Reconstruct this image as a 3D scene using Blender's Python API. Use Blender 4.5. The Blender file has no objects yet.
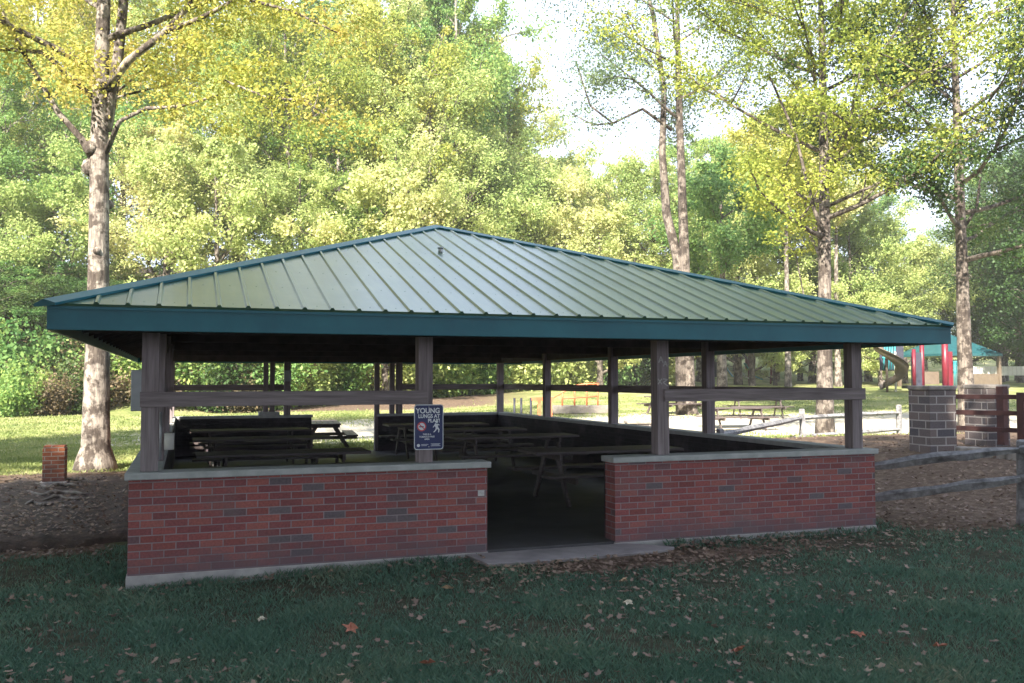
import bpy, math, random
import numpy as np
from mathutils import Vector, Matrix

sc = bpy.context.scene
col = sc.collection
R = math.radians
RND = random.Random(7)

# ---------------------------------------------------------------- camera
F_PX, YAW, PIT, ROLL = 905.9, 0.3458, 0.0422, -0.0012
CX, CY, CZ = 0.4704, -8.9204, 1.7518
Fv = Vector((math.sin(YAW)*math.cos(PIT), math.cos(YAW)*math.cos(PIT), math.sin(PIT)))
Rv = Vector((math.cos(YAW), -math.sin(YAW), 0))
Uv = Rv.cross(Fv)
R2 = math.cos(ROLL)*Rv + math.sin(ROLL)*Uv
U2 = -math.sin(ROLL)*Rv + math.cos(ROLL)*Uv
cam_d = bpy.data.cameras.new('camera'); cam = bpy.data.objects.new('camera', cam_d); col.objects.link(cam)
M = Matrix((R2, U2, -Fv)).transposed().to_4x4(); M.translation = Vector((CX, CY, CZ)); cam.matrix_world = M
cam_d.sensor_width = 36; cam_d.lens = F_PX/1024*36; cam_d.clip_start = .1; cam_d.clip_end = 1500
sc.camera = cam

SUN_AZ = (0.64, 0.768)      # direction the light travels, horizontally
SUN_EL = 38

def at(px, Z):
    """ground position that lies Z metres ahead of the camera in picture column px"""
    X = (px-512)/F_PX*Z
    return (CX+math.sin(YAW)*Z+math.cos(YAW)*X, CY+math.cos(YAW)*Z-math.sin(YAW)*X)
def camXZ(x, y):
    dx, dy = x-CX, y-CY
    return dx*math.cos(YAW)-dy*math.sin(YAW), dx*math.sin(YAW)+dy*math.cos(YAW)

# ---------------------------------------------------------------- terrain
def ss(a, b, t):
    t = np.clip((t-a)/(b-a), 0, 1); return t*t*(3-2*t)
def g(x, y):
    x = np.asarray(x, float); y = np.asarray(y, float)
    dx, dy = x-CX, y-CY
    X = dx*math.cos(YAW)-dy*math.sin(YAW); Z = dx*math.sin(YAW)+dy*math.cos(YAW)
    z = -.045 - .10*np.exp(-((x+.6)**2+(y+.8)**2)/5.) - .03*ss(-1, -6, y)
    z = z + .50*ss(9.3, 13.2, x)*ss(-.5, 3.2, y)*(1-ss(7, 14, y)*.9)
    z = z + .055*np.clip(Z-30, 0, 20)*ss(-9, 15, X+6) + .028*np.clip(Z-30, 0, 20)*(1-ss(-9, 15, X+6)) + .02*np.clip(Z-50, 0, 60)
    t = X/np.maximum(Z, 5)
    Zh = 40 + 26*ss(-.42, .12, t) + 16*ss(.12, .5, t)
    slope = .42 - .22*ss(-.3, .15, t)
    cap = 16 - 11*ss(-.25, .05, t)
    rise = np.clip(Z-Zh, 0, None)*slope
    z = z + cap*(1-np.exp(-rise/cap))*np.where(Z > 0, 1, 0)
    z = z + .05*np.sin(x*.37+y*.21)*np.sin(y*.31-x*.13)*ss(14, 26, Z)
    return z
def gz(x, y): return float(g(x, y))

# ---------------------------------------------------------------- materials
def newmat(name):
    m = bpy.data.materials.new(name); m.use_nodes = True
    nt = m.node_tree; b = nt.nodes['Principled BSDF']
    return m, nt, b
def N(nt, t, **k):
    n = nt.nodes.new(t)
    for a, v in k.items(): setattr(n, a, v)
    return n
def ramp(nt, stops, fac=None):
    r = N(nt, 'ShaderNodeValToRGB'); e = r.color_ramp.elements
    while len(e) < len(stops): e.new(.5)
    for i, (p, c) in enumerate(stops):
        e[i].position = p; e[i].color = (*c, 1)
    if fac is not None: nt.links.new(fac, r.inputs[0])
    return r
def noise(nt, vec, scale, detail=4, rough=.6):
    n = N(nt, 'ShaderNodeTexNoise'); n.inputs['Scale'].default_value = scale
    n.inputs['Detail'].default_value = detail; n.inputs['Roughness'].default_value = rough
    if vec is not None: nt.links.new(vec, n.inputs['Vector'])
    return n
def objvec(nt, scale=(1, 1, 1)):
    tc = N(nt, 'ShaderNodeTexCoord'); mp = N(nt, 'ShaderNodeMapping'); mp.inputs['Scale'].default_value = scale
    nt.links.new(tc.outputs['Object'], mp.inputs['Vector']); return mp.outputs[0]
def geovec(nt, scale=(1, 1, 1)):
    tc = N(nt, 'ShaderNodeNewGeometry'); mp = N(nt, 'ShaderNodeMapping'); mp.inputs['Scale'].default_value = scale
    nt.links.new(tc.outputs['Position'], mp.inputs['Vector']); return mp.outputs[0]
def bump(nt, b, h, strength=.3, dist=.01):
    bp = N(nt, 'ShaderNodeBump'); bp.inputs['Strength'].default_value = strength; bp.inputs['Distance'].default_value = dist
    nt.links.new(h, bp.inputs['Height']); nt.links.new(bp.outputs[0], b.inputs['Normal'])
def simple(name, c1, c2, scale=6, rough=.7, bs=.3, stretch=(1, 1, 1), metal=0, bd=.005, coords=geovec):
    m, nt, b = newmat(name); v = coords(nt, stretch)
    n = noise(nt, v, scale); r = ramp(nt, [(.3, c1), (.7, c2)], n.outputs[0])
    nt.links.new(r.outputs[0], b.inputs['Base Color']); b.inputs['Roughness'].default_value = rough
    b.inputs['Metallic'].default_value = metal
    if bs: bump(nt, b, noise(nt, v, scale*4).outputs[0], bs, bd)
    return m
def wallvec(nt):
    """(horizontal run, height) of a vertical or horizontal face, in metres"""
    ge = N(nt, 'ShaderNodeNewGeometry'); sp = N(nt, 'ShaderNodeSeparateXYZ'); nt.links.new(ge.outputs['Position'], sp.inputs[0])
    sn = N(nt, 'ShaderNodeSeparateXYZ'); nt.links.new(ge.outputs['True Normal'], sn.inputs[0])
    ab = N(nt, 'ShaderNodeMath', operation='ABSOLUTE'); nt.links.new(sn.outputs[0], ab.inputs[0])
    gt = N(nt, 'ShaderNodeMath', operation='GREATER_THAN'); gt.inputs[1].default_value = .6; nt.links.new(ab.outputs[0], gt.inputs[0])
    mx = N(nt, 'ShaderNodeMix'); mx.data_type = 'FLOAT'
    nt.links.new(gt.outputs[0], mx.inputs[0]); nt.links.new(sp.outputs[0], mx.inputs[2]); nt.links.new(sp.outputs[1], mx.inputs[3])
    cb = N(nt, 'ShaderNodeCombineXYZ'); nt.links.new(mx.outputs[0], cb.inputs[0]); nt.links.new(sp.outputs[2], cb.inputs[1])
    return cb.outputs[0]
def brickmat(name, stops, mortar, bw, rh, ms, bias=0, rough=.85, off=.5):
    m, nt, b = newmat(name); v = wallvec(nt)
    nz = noise(nt, v, 3.0, 3); wob = N(nt, 'ShaderNodeMix'); wob.data_type = 'VECTOR'; wob.inputs[0].default_value = .004
    nt.links.new(v, wob.inputs[4]); nt.links.new(nz.outputs[1], wob.inputs[5])
    br = N(nt, 'ShaderNodeTexBrick'); br.offset = off
    br.inputs['Color1'].default_value = (0, 0, 0, 1); br.inputs['Color2'].default_value = (1, 1, 1, 1); br.inputs['Mortar'].default_value = (.5, .5, .5, 1)
    br.inputs['Scale'].default_value = 1; br.inputs['Mortar Size'].default_value = ms; br.inputs['Mortar Smooth'].default_value = .25
    br.inputs['Bias'].default_value = bias; br.inputs['Brick Width'].default_value = bw; br.inputs['Row Height'].default_value = rh
    nt.links.new(wob.outputs[1], br.inputs['Vector'])
    rp = ramp(nt, stops, br.outputs['Color'])
    fine = noise(nt, v, 45, 4); mul = N(nt, 'ShaderNodeMix'); mul.data_type = 'RGBA'; mul.blend_type = 'MULTIPLY'; mul.inputs[0].default_value = .55
    fr = ramp(nt, [(.25, (.40, .42, .45)), (.75, (1.4, 1.35, 1.35))], fine.outputs[0])
    nt.links.new(rp.outputs[0], mul.inputs[6]); nt.links.new(fr.outputs[0], mul.inputs[7])
    mm = N(nt, 'ShaderNodeMix'); mm.data_type = 'RGBA'
    mo = ramp(nt, [(.3, tuple(c*.75 for c in mortar)), (.7, mortar)], noise(nt, v, 9).outputs[0])
    nt.links.new(br.outputs['Fac'], mm.inputs[0]); nt.links.new(mul.outputs[2], mm.inputs[6]); nt.links.new(mo.outputs[0], mm.inputs[7])
    # weathering film: mineral bloom with a shape of its own
    w = noise(nt, v, 1.3, 5, .65); wr = ramp(nt, [(.5, (0, 0, 0)), (.72, (.45, .45, .45))], w.outputs[0])
    m2 = N(nt, 'ShaderNodeMix'); m2.data_type = 'RGBA'; m2.inputs[7].default_value = (.20, .17, .17, 1)
    nt.links.new(wr.outputs[0], m2.inputs[0]); nt.links.new(mm.outputs[2], m2.inputs[6])
    sz_ = N(nt, 'ShaderNodeSeparateXYZ'); nt.links.new(v, sz_.inputs[0]); w2 = noise(nt, v, 2.1, 5, .7)
    hh_ = N(nt, 'ShaderNodeMath', operation='MULTIPLY_ADD'); hh_.inputs[1].default_value = -1.5; hh_.inputs[2].default_value = .28; nt.links.new(sz_.outputs[1], hh_.inputs[0])
    h2_ = N(nt, 'ShaderNodeMath', operation='ADD'); h2_.use_clamp = True; nt.links.new(hh_.outputs[0], h2_.inputs[0]); nt.links.new(w2.outputs[0], h2_.inputs[1])
    sr_ = ramp(nt, [(.38, (0, 0, 0)), (.75, (.68, .68, .68))], h2_.outputs[0]); m3 = N(nt, 'ShaderNodeMix'); m3.data_type = 'RGBA'; m3.inputs[7].default_value = (.135, .10, .115, 1)
    nt.links.new(sr_.outputs[0], m3.inputs[0]); nt.links.new(m2.outputs[2], m3.inputs[6]); m2 = m3
    nt.links.new(m2.outputs[2], b.inputs['Base Color']); b.inputs['Roughness'].default_value = rough
    inv = N(nt, 'ShaderNodeMath', operation='SUBTRACT'); inv.inputs[0].default_value = 1; nt.links.new(br.outputs['Fac'], inv.inputs[1])
    ad = N(nt, 'ShaderNodeMath', operation='MULTIPLY_ADD'); ad.inputs[1].default_value = .3; nt.links.new(fine.outputs[0], ad.inputs[0]); nt.links.new(inv.outputs[0], ad.inputs[2])
    bump(nt, b, ad.outputs[0], .8, .006)
    return m

BRICK = brickmat('red_brick', [(0, (.22, .06, .055)), (.3, (.38, .12, .10)), (.55, (.22, .065, .07)), (.75, (.34, .095, .085)), (.90, (.22, .07, .07)), (.94, (.13, .10, .11)), (1, (.17, .13, .14))], (.33, .27, .285), .205, .0685, .0055)
PILLAR = brickmat('grey_block_masonry', [(0, (.11, .09, .085)), (.5, (.17, .13, .12)), (1, (.09, .08, .09))], (.42, .38, .36), .36, .145, .012)
ORANGEB = brickmat('orange_brick', [(0, (.45, .16, .07)), (1, (.34, .10, .05))], (.5, .42, .35), .2, .07, .008)
CONC = simple('cap_concrete', (.33, .34, .33), (.47, .47, .46), 7, .85, .4)
FOOT = simple('footing_concrete', (.30, .28, .28), (.46, .43, .42), 5, .9, .5)
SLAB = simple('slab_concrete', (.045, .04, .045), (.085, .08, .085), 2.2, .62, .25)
APRON = simple('apron_concrete', (.19, .17, .175), (.34, .30, .30), 3, .8, .5)
def woodmat(name, c1, c2, axis):
    st = [9, 9, 9]; st[axis] = .5
    return simple(name, c1, c2, 3.5, .85, .5, tuple(st), bd=.004, coords=objvec)
PW = [(.17, .135, .14), (.36, .30, .31)]
WZ = woodmat('post_wood', *PW, 2); WX = woodmat('rail_wood_across', *PW, 0); WY = woodmat('rail_wood_along', *PW, 1)
SHADEBRICK = brickmat('shaded_inner_brick', [(0, (.02, .016, .018)), (1, (.04, .03, .032))], (.05, .045, .05), .205, .0685, .0055)  # shaded copy of the red brick: interior shade put into the colour
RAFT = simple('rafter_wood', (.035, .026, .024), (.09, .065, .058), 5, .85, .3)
DECK = simple('table_wood', (.06, .045, .045), (.14, .11, .105), 4, .55, .4, (1, 9, 9), coords=objvec)
FENCEW = simple('split_rail_wood', (.10, .095, .10), (.34, .33, .34), 9, .9, .8, (1, 1, 1), bd=.012)
REDWOOD = simple('gate_wood', (.055, .022, .02), (.10, .04, .035), 5, .8, .4)
ROOFM, nt, b = newmat('green_metal_roof')
v = geovec(nt, (1, 1, 1)); vst = geovec(nt, (6.5, .8, .8)); ra = N(nt, 'ShaderNodeMath', operation='MULTIPLY_ADD'); ra.inputs[1].default_value = .5; rb = N(nt, 'ShaderNodeMath', operation='MULTIPLY'); rb.inputs[1].default_value = .5
nt.links.new(noise(nt, vst, 1.0, 5, .7).outputs[0], rb.inputs[0]); nt.links.new(noise(nt, v, 1.4, 5).outputs[0], ra.inputs[0]); nt.links.new(rb.outputs[0], ra.inputs[2])
rr = ramp(nt, [(.36, (.036, .098, .062)), (.52, (.060, .132, .080)), (.66, (.105, .165, .092))], ra.outputs[0])
nt.links.new(rr.outputs[0], b.inputs['Base Color']); b.inputs['Roughness'].default_value = .36; b.inputs['IOR'].default_value = 1.6; b.inputs['Coat Weight'].default_value = .7; b.inputs['Coat Roughness'].default_value = .22
b.inputs['Metallic'].default_value = .15
bump(nt, b, noise(nt, v, 2.6, 2).outputs[0], .12, .02)
TEAL, nt, b = newmat('teal_trim_paint')
v = geovec(nt); rr = ramp(nt, [(.3, (.005, .098, .135)), (.7, (.012, .140, .178))], noise(nt, v, 2.2, 6).outputs[0])
nt.links.new(rr.outputs[0], b.inputs['Base Color']); b.inputs['Roughness'].default_value = .42
STEEL = simple('galvanised_steel', (.35, .36, .37), (.5, .5, .52), 12, .5, .1, metal=.6)
BOXG = simple('grey_box_paint', (.42, .44, .46), (.5, .52, .54), 8, .5, .1)
RED = simple('red_play_paint', (.13, .006, .018), (.17, .012, .025), 5, .4, 0)
ORANGE = simple('orange_play_paint', (.65, .16, .07), (.7, .22, .1), 5, .5, 0)
BLUEP = simple('blue_green_plastic', (.03, .22, .26), (.04, .28, .30), 5, .4, 0)
TANP = simple('tan_plastic', (.12, .09, .065), (.17, .13, .095), 5, .45, 0)
DARKP = simple('dark_plastic', (.03, .03, .05), (.05, .05, .07), 5, .5, 0)
WHITEP = simple('white_paint', (.7, .68, .62), (.8, .78, .72), 5, .7, .1)
GAZR = simple('gazebo_roof_paint', (.012, .065, .08), (.02, .10, .115), 3, .4, 0)
STONE = simple('field_stone', (.16, .14, .13), (.36, .32, .28), 4, .9, .8, bd=.02)
SNAVY = simple('sign_navy', (.012, .02, .10), (.014, .025, .13), 6, .35, 0)
SWHITE = simple('sign_white', (.72, .74, .78), (.8, .82, .85), 6, .4, 0)
SRED = simple('sign_red', (.6, .05, .06), (.65, .06, .07), 6, .4, 0)
CHALK = simple('chalk_mark', (.45, .42, .42), (.6, .57, .55), 40, .9, 0)

def barkmat(name, c1, c2, c3):
    m, nt, b = newmat(name); v = objvec(nt, (5, 5, 1.1)); v2 = objvec(nt)
    n1 = noise(nt, v, 3.2, 6, .7); r1 = ramp(nt, [(.32, c1), (.5, c2), (.68, c3)], n1.outputs[0])
    n2 = noise(nt, v2, 3.4, 4, .65); r2 = ramp(nt, [(.46, (.24, .21, .20)), (.55, (1.05, 1.05, 1.05))], n2.outputs[0])
    mx = N(nt, 'ShaderNodeMix'); mx.data_type = 'RGBA'; mx.blend_type = 'MULTIPLY'; mx.inputs[0].default_value = .9
    nt.links.new(r1.outputs[0], mx.inputs[6]); nt.links.new(r2.outputs[0], mx.inputs[7]); nt.links.new(mx.outputs[2], b.inputs['Base Color'])
    b.inputs['Roughness'].default_value = .95; bump(nt, b, n1.outputs[0], .9, .04)
    return m
BARKL = barkmat('pale_bark', (.11, .09, .08), (.27, .23, .20), (.46, .41, .35))
ROOTM = simple('worn_root_bark', (.17, .145, .125), (.33, .29, .26), 9, .9, .5)
BARK = barkmat('brown_bark', (.07, .055, .05), (.17, .14, .12), (.30, .26, .22))

def leafmat(name, stops, trans=.45, scale=.35, rough=.55):
    """leaf blades: hue drawn per leaf and per tree, light passes through the blade"""
    m = bpy.data.materials.new(name); m.use_nodes = True; nt = m.node_tree; nt.nodes.clear()
    out = N(nt, 'ShaderNodeOutputMaterial'); ge = N(nt, 'ShaderNodeNewGeometry'); oi = N(nt, 'ShaderNodeObjectInfo')
    nz = noise(nt, geovec(nt), scale, 3)
    a = N(nt, 'ShaderNodeMath', operation='MULTIPLY_ADD'); a.inputs[1].default_value = .42; nt.links.new(ge.outputs['Random Per Island'], a.inputs[0])
    a2 = N(nt, 'ShaderNodeMath', operation='MULTIPLY_ADD'); a2.inputs[1].default_value = .5; nt.links.new(oi.outputs['Random'], a2.inputs[0]); 
    a3 = N(nt, 'ShaderNodeMath', operation='MULTIPLY_ADD'); a3.inputs[1].default_value = 1.1; a3.inputs[2].default_value = -.50; nt.links.new(nz.outputs[0], a3.inputs[0])
    nt.links.new(a3.outputs[0], a2.inputs[2]); nt.links.new(a2.outputs[0], a.inputs[2])
    rp = ramp(nt, stops, a.outputs[0])
    d = N(nt, 'ShaderNodeBsdfPrincipled'); d.inputs['Roughness'].default_value = rough; d.inputs['Specular IOR Level'].default_value = .35
    t = N(nt, 'ShaderNodeBsdfTranslucent'); mx = N(nt, 'ShaderNodeMixShader'); mx.inputs[0].default_value = trans
    nt.links.new(rp.outputs[0], d.inputs['Base Color']); nt.links.new(rp.outputs[0], t.inputs['Color'])
    nt.links.new(d.outputs[0], mx.inputs[1]); nt.links.new(t.outputs[0], mx.inputs[2]); nt.links.new(mx.outputs[0], out.inputs[0])
    return m
L_YG = leafmat('yellow_green_leaves', [(0, (.16, .24, .05)), (.35, (.35, .40, .08)), (.7, (.56, .52, .12)), (1, (.68, .50, .17))], .5)
L_GRN = leafmat('green_leaves', [(0, (.07, .18, .05)), (.4, (.20, .34, .10)), (.8, (.40, .49, .13)), (1, (.55, .52, .18))], .5)
L_BRT = leafmat('pale_lime_leaves', [(0, (.26, .38, .12)), (.45, (.46, .53, .19)), (.8, (.62, .62, .27)), (1, (.70, .60, .32))], .5)
L_AUT = leafmat('autumn_leaves', [(0, (.22, .30, .06)), (.4, (.44, .48, .09)), (.75, (.62, .52, .12)), (1, (.60, .37, .15))], .5)
L_DRK = leafmat('dark_green_leaves', [(0, (.025, .06, .02)), (.5, (.06, .12, .03)), (1, (.14, .17, .05))], .35)
L_WIL = leafmat('grey_green_leaves', [(0, (.10, .17, .09)), (.5, (.20, .27, .14)), (1, (.34, .36, .16))])
L_BRN = leafmat('dry_brush_leaves', [(0, (.07, .075, .03)), (.45, (.15, .11, .06)), (1, (.29, .22, .13))], .3)

# ground
GROUND, nt, b = newmat('ground_cover')
v = geovec(nt); at_ = N(nt, 'ShaderNodeAttribute', attribute_name='dirt'); at2 = N(nt, 'ShaderNodeAttribute', attribute_name='lawn')
n1 = noise(nt, v, .5, 6, .65); n2 = noise(nt, v, 9, 5, .75); n3 = noise(nt, v, 60, 3, .7)
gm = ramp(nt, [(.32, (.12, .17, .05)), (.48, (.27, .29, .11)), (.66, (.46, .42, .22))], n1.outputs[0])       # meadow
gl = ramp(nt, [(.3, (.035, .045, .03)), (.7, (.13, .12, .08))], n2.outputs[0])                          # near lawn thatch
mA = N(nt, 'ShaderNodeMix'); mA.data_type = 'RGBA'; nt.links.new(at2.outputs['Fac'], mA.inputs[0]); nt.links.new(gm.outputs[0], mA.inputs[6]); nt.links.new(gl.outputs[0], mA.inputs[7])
dc = ramp(nt, [(.3, (.09, .06, .045)), (.5, (.17, .12, .09)), (.7, (.30, .22, .16))], n2.outputs[0])
ma = N(nt, 'ShaderNodeMath', operation='MULTIPLY_ADD'); ma.inputs[1].default_value = .7; ma.inputs[2].default_value = -.35; nt.links.new(n2.outputs[0], ma.inputs[0])
mb_ = N(nt, 'ShaderNodeMath', operation='ADD'); mb_.use_clamp = True; nt.links.new(ma.outputs[0], mb_.inputs[0]); nt.links.new(at_.outputs['Fac'], mb_.inputs[1])
sa = N(nt, 'ShaderNodeAttribute', attribute_name='sand'); sa1 = N(nt, 'ShaderNodeMath', operation='MULTIPLY_ADD'); sa1.inputs[1].default_value = 1.6; sa1.inputs[2].default_value = -.8; nt.links.new(n1.outputs[0], sa1.inputs[0])
sa2 = N(nt, 'ShaderNodeMath', operation='ADD'); sa2.use_clamp = True; nt.links.new(sa1.outputs[0], sa2.inputs[0]); nt.links.new(sa.outputs['Fac'], sa2.inputs[1]); sar = ramp(nt, [(.35, (0, 0, 0)), (.75, (1, 1, 1))], sa2.outputs[0])
sac = ramp(nt, [(.3, (.50, .45, .35)), (.7, (.70, .64, .52))], n2.outputs[0]); mS = N(nt, 'ShaderNodeMix'); mS.data_type = 'RGBA'
nt.links.new(sar.outputs[0], mS.inputs[0]); nt.links.new(mA.outputs[2], mS.inputs[6]); nt.links.new(sac.outputs[0], mS.inputs[7]); mA = mS
sr = ramp(nt, [(.4, (0, 0, 0)), (.6, (1, 1, 1))], mb_.outputs[0])
mB = N(nt, 'ShaderNodeMix'); mB.data_type = 'RGBA'; nt.links.new(sr.outputs[0], mB.inputs[0]); nt.links.new(mA.outputs[2], mB.inputs[6]); nt.links.new(dc.outputs[0], mB.inputs[7])
nt.links.new(mB.outputs[2], b.inputs['Base Color']); b.inputs['Roughness'].default_value = 1; b.inputs['Specular IOR Level'].default_value = .1
mm = N(nt, 'ShaderNodeMath', operation='ADD'); nt.links.new(n2.outputs[0], mm.inputs[0]); nt.links.new(n3.outputs[0], mm.inputs[1])
bump(nt, b, mm.outputs[0], .9, .05)
BED = simple('leaf_strewn_dirt', (.03, .022, .02), (.14, .098, .075), 5, 1, .9, bd=.03)
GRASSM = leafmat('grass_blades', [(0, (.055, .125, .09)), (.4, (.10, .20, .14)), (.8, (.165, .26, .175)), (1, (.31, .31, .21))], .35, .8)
MEADG = leafmat('meadow_grass_blades', [(0, (.14, .20, .055)), (.5, (.30, .35, .12)), (1, (.54, .50, .26))], .4, .5)
LITTER = leafmat('fallen_leaf_brown', [(0, (.12, .075, .06)), (.5, (.24, .16, .12)), (1, (.40, .29, .20))], .15, .8)
LEAFR = simple('rust_leaf', (.30, .10, .06), (.42, .17, .10), 30, .7, .2)
LEAFT = simple('tan_leaf', (.42, .26, .15), (.55, .38, .24), 30, .7, .2)
LEAFP = simple('pale_leaf', (.55, .48, .38), (.65, .58, .46), 30, .7, .2)

# ---------------------------------------------------------------- mesh helpers
class MB:
    def __init__(s): s.v = []; s.f = []; s.sm = []
    def add(s, vs, fs, smooth=False):
        o = len(s.v); s.v += [tuple(p) for p in vs]; s.f += [tuple(i+o for i in f) for f in fs]; s.sm += [smooth]*len(fs); return s
    def box(s, a, b_):
        (x0, y0, z0), (x1, y1, z1) = a, b_
        return s.add([(x0, y0, z0), (x1, y0, z0), (x1, y1, z0), (x0, y1, z0), (x0, y0, z1), (x1, y0, z1), (x1, y1, z1), (x0, y1, z1)],
              [(0, 3, 2, 1), (4, 5, 6, 7), (0, 1, 5, 4), (1, 2, 6, 5), (2, 3, 7, 6), (3, 0, 4, 7)])
    def cbox(s, c, d, rz=0):
        x, y, z = c; hx, hy, hz = d[0]/2, d[1]/2, d[2]/2; cs, sn = math.cos(rz), math.sin(rz)
        vs = [(x+i*hx*cs-j*hy*sn, y+i*hx*sn+j*hy*cs, z+k*hz) for k in (-1, 1) for i, j in ((-1, -1), (1, -1), (1, 1), (-1, 1))]
        return s.add(vs, [(0, 3, 2, 1), (4, 5, 6, 7), (0, 1, 5, 4), (1, 2, 6, 5), (2, 3, 7, 6), (3, 0, 4, 7)])
    def beam(s, p, q, w, h, up=(0, 0, 1)):
        p, q, up = Vector(p), Vector(q), Vector(up); d = (q-p).normalized(); sd = d.cross(up).normalized(); u = sd.cross(d)
        vs = [e+sd*i*w/2+u*j*h/2 for e in (p, q) for i, j in ((-1, -1), (1, -1), (1, 1), (-1, 1))]
        return s.add(vs, [(3, 2, 1, 0), (4, 5, 6, 7), (0, 1, 5, 4), (1, 2, 6, 5), (2, 3, 7, 6), (3, 0, 4, 7)])
    def tube(s, pts, rad, n=8, cap=True, jit=0, rng=None):
        pts = [Vector(p) for p in pts]
        if not hasattr(rad, '__len__'): rad = [rad]*len(pts)
        ref = Vector((.31, .17, .93)); vs = []; k = len(pts)
        for i, p in enumerate(pts):
            d = (pts[min(i+1, k-1)]-pts[max(i-1, 0)]).normalized()
            if abs(d.dot(ref)) > .97: ref = Vector((1, 0, 0))
            a = d.cross(ref).normalized(); b2 = d.cross(a); ref = -b2.cross(a) if False else ref
            for j in range(n):
                t = 2*math.pi*j/n; r = rad[i]*(1+(rng.uniform(-jit, jit) if rng else 0))
                vs.append(p+a*math.cos(t)*r+b2*math.sin(t)*r)
        fs = [(i*n+j, i*n+(j+1) % n, (i+1)*n+(j+1) % n, (i+1)*n+j) for i in range(k-1) for j in range(n)]
        if cap: fs += [tuple(range(n-1, -1, -1)), tuple((k-1)*n+j for j in range(n))]
        return s.add(vs, fs, True)
    def prism(s, poly, z0, z1):
        n = len(poly); vs = [(x, y, z0) for x, y in poly]+[(x, y, z1) for x, y in poly]
        return s.add(vs, [tuple(range(n-1, -1, -1)), tuple(range(n, 2*n))]+[(i, (i+1) % n, n+(i+1) % n, n+i) for i in range(n)])
    def mesh(s, name, mats):
        me = bpy.data.meshes.new(name); me.from_pydata(s.v, [], s.f)
        me.polygons.foreach_set('use_smooth', s.sm)
        for m in (mats if isinstance(mats, (list, tuple)) else [mats]): me.materials.append(m)
        me.update(); return me
    def build(s, name, mat, parent=None, bevel=0, loc=None, rz=0):
        o = bpy.data.objects.new(name, s.mesh(name, mat)); col.objects.link(o)
        if parent: o.parent = parent
        if loc: o.location = loc
        if rz: o.rotation_euler.z = rz
        if bevel:
            md = o.modifiers.new('bevel', 'BEVEL'); md.width = bevel; md.segments = 2; md.limit_method = 'ANGLE'; md.angle_limit = R(35)
        return o
def tag(o, label=None, cat=None, group=None, kind=None):
    if label: o['label'] = label
    if cat: o['category'] = cat
    if group: o['group'] = group
    if kind: o['kind'] = kind
    return o
def empty(name, loc, label, cat, group=None, rz=0):
    o = bpy.data.objects.new(name, None); col.objects.link(o); o.location = loc; o.rotation_euler.z = rz
    o.empty_display_size = .3
    return tag(o, label, cat, group)
def copy_tree(o, parent=None):
    c = o.copy(); col.objects.link(c); c.parent = parent
    for ch in list(o.children): copy_tree(ch, c)
    return c

# ---------------------------------------------------------------- ground mesh
def axis(a, b_, near, far_, c, fine, coarse):
    out = []; x = a
    while x < b_:
        out.append(x); d = max(0, near-x, x-far_); x += fine+(coarse-fine)*min(1, d/60)
    return out+[b_]
xs = axis(-260, 300, -8, 18, 0, .35, 7); ys = axis(-120, 320, -9, 22, 0, .35, 7)
XX, YY = np.meshgrid(xs, ys); ZZ = g(XX, YY)
nx, ny = len(xs), len(ys)
W, L, OV, T = 8.37, 13.63, .612, .24
WI = .165
inside = (XX > .1) & (XX < W-.1) & (YY > .1) & (YY < L-.1)
ZZ = np.where(inside, -.2, ZZ)
gm_ = bpy.data.meshes.new('ground')
idx = np.arange(nx*ny).reshape(ny, nx)
quads = np.stack([idx[:-1, :-1], idx[:-1, 1:], idx[1:, 1:], idx[1:, :-1]], -1).reshape(-1, 4)
gm_.vertices.add(nx*ny); gm_.vertices.foreach_set('co', np.stack([XX, YY, ZZ], -1).ravel())
gm_.loops.add(quads.size); gm_.loops.foreach_set('vertex_index', quads.ravel())
gm_.polygons.add(len(quads)); gm_.polygons.foreach_set('loop_start', np.arange(0, quads.size, 4)); gm_.polygons.foreach_set('use_smooth', np.ones(len(quads), bool))
gm_.update(calc_edges=True); gm_.validate()
Xc = (XX-CX)*math.cos(YAW)-(YY-CY)*math.sin(YAW); Zc = (XX-CX)*math.sin(YAW)+(YY-CY)*math.cos(YAW)
def dirtmask(x, y):
    X = (x-CX)*math.cos(YAW)-(y-CY)*math.sin(YAW); Z = (x-CX)*math.sin(YAW)+(y-CY)*math.cos(YAW)
    right = ss(8.3, 9.3, x)*ss(-.9, .1, y)*(1-ss(8, 12, y))
    band = .30*np.exp(-((y+.45)/.5)**2)*ss(4.3, 5.2, x)*(1-ss(9, 12, x)) + .9*np.exp(-((x-4.5)**2/1.6+(y+.85)**2/.14)) + .35*np.exp(-((x-6.6)**2/2.5+(y+.9)**2/.3))
    left = ss(-.1, -.5, x)*ss(1.2, 2.0, y)*(1-ss(9.5, 12, y))
    hill = ss(39, 44, Z)*ss(.2, -.2, X/np.maximum(Z, 5)) + .2*ss(60, 72, Z)
    path = .0*np.exp(-((Z-38-(X-3)*.35)/3.0)**2)*ss(2, 8, X)*(1-ss(18, 30, X))
    return np.clip(right+band+left+hill+path, 0, 1)
sandm = np.clip(1.15*np.exp(-((Zc-31-Xc*.12)/5.0)**2)*ss(-16, -9, Xc)*(1-ss(20, 34, Xc)), 0, 1)
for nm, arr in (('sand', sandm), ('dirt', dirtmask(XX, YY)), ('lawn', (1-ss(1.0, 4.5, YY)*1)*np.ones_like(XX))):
    a = gm_.attributes.new(nm, 'FLOAT', 'POINT'); a.data.foreach_set('value', arr.ravel().astype(np.float32))
gm_.materials.append(GROUND)
go = bpy.data.objects.new('ground', gm_); col.objects.link(go); tag(go, kind='structure')

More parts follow.
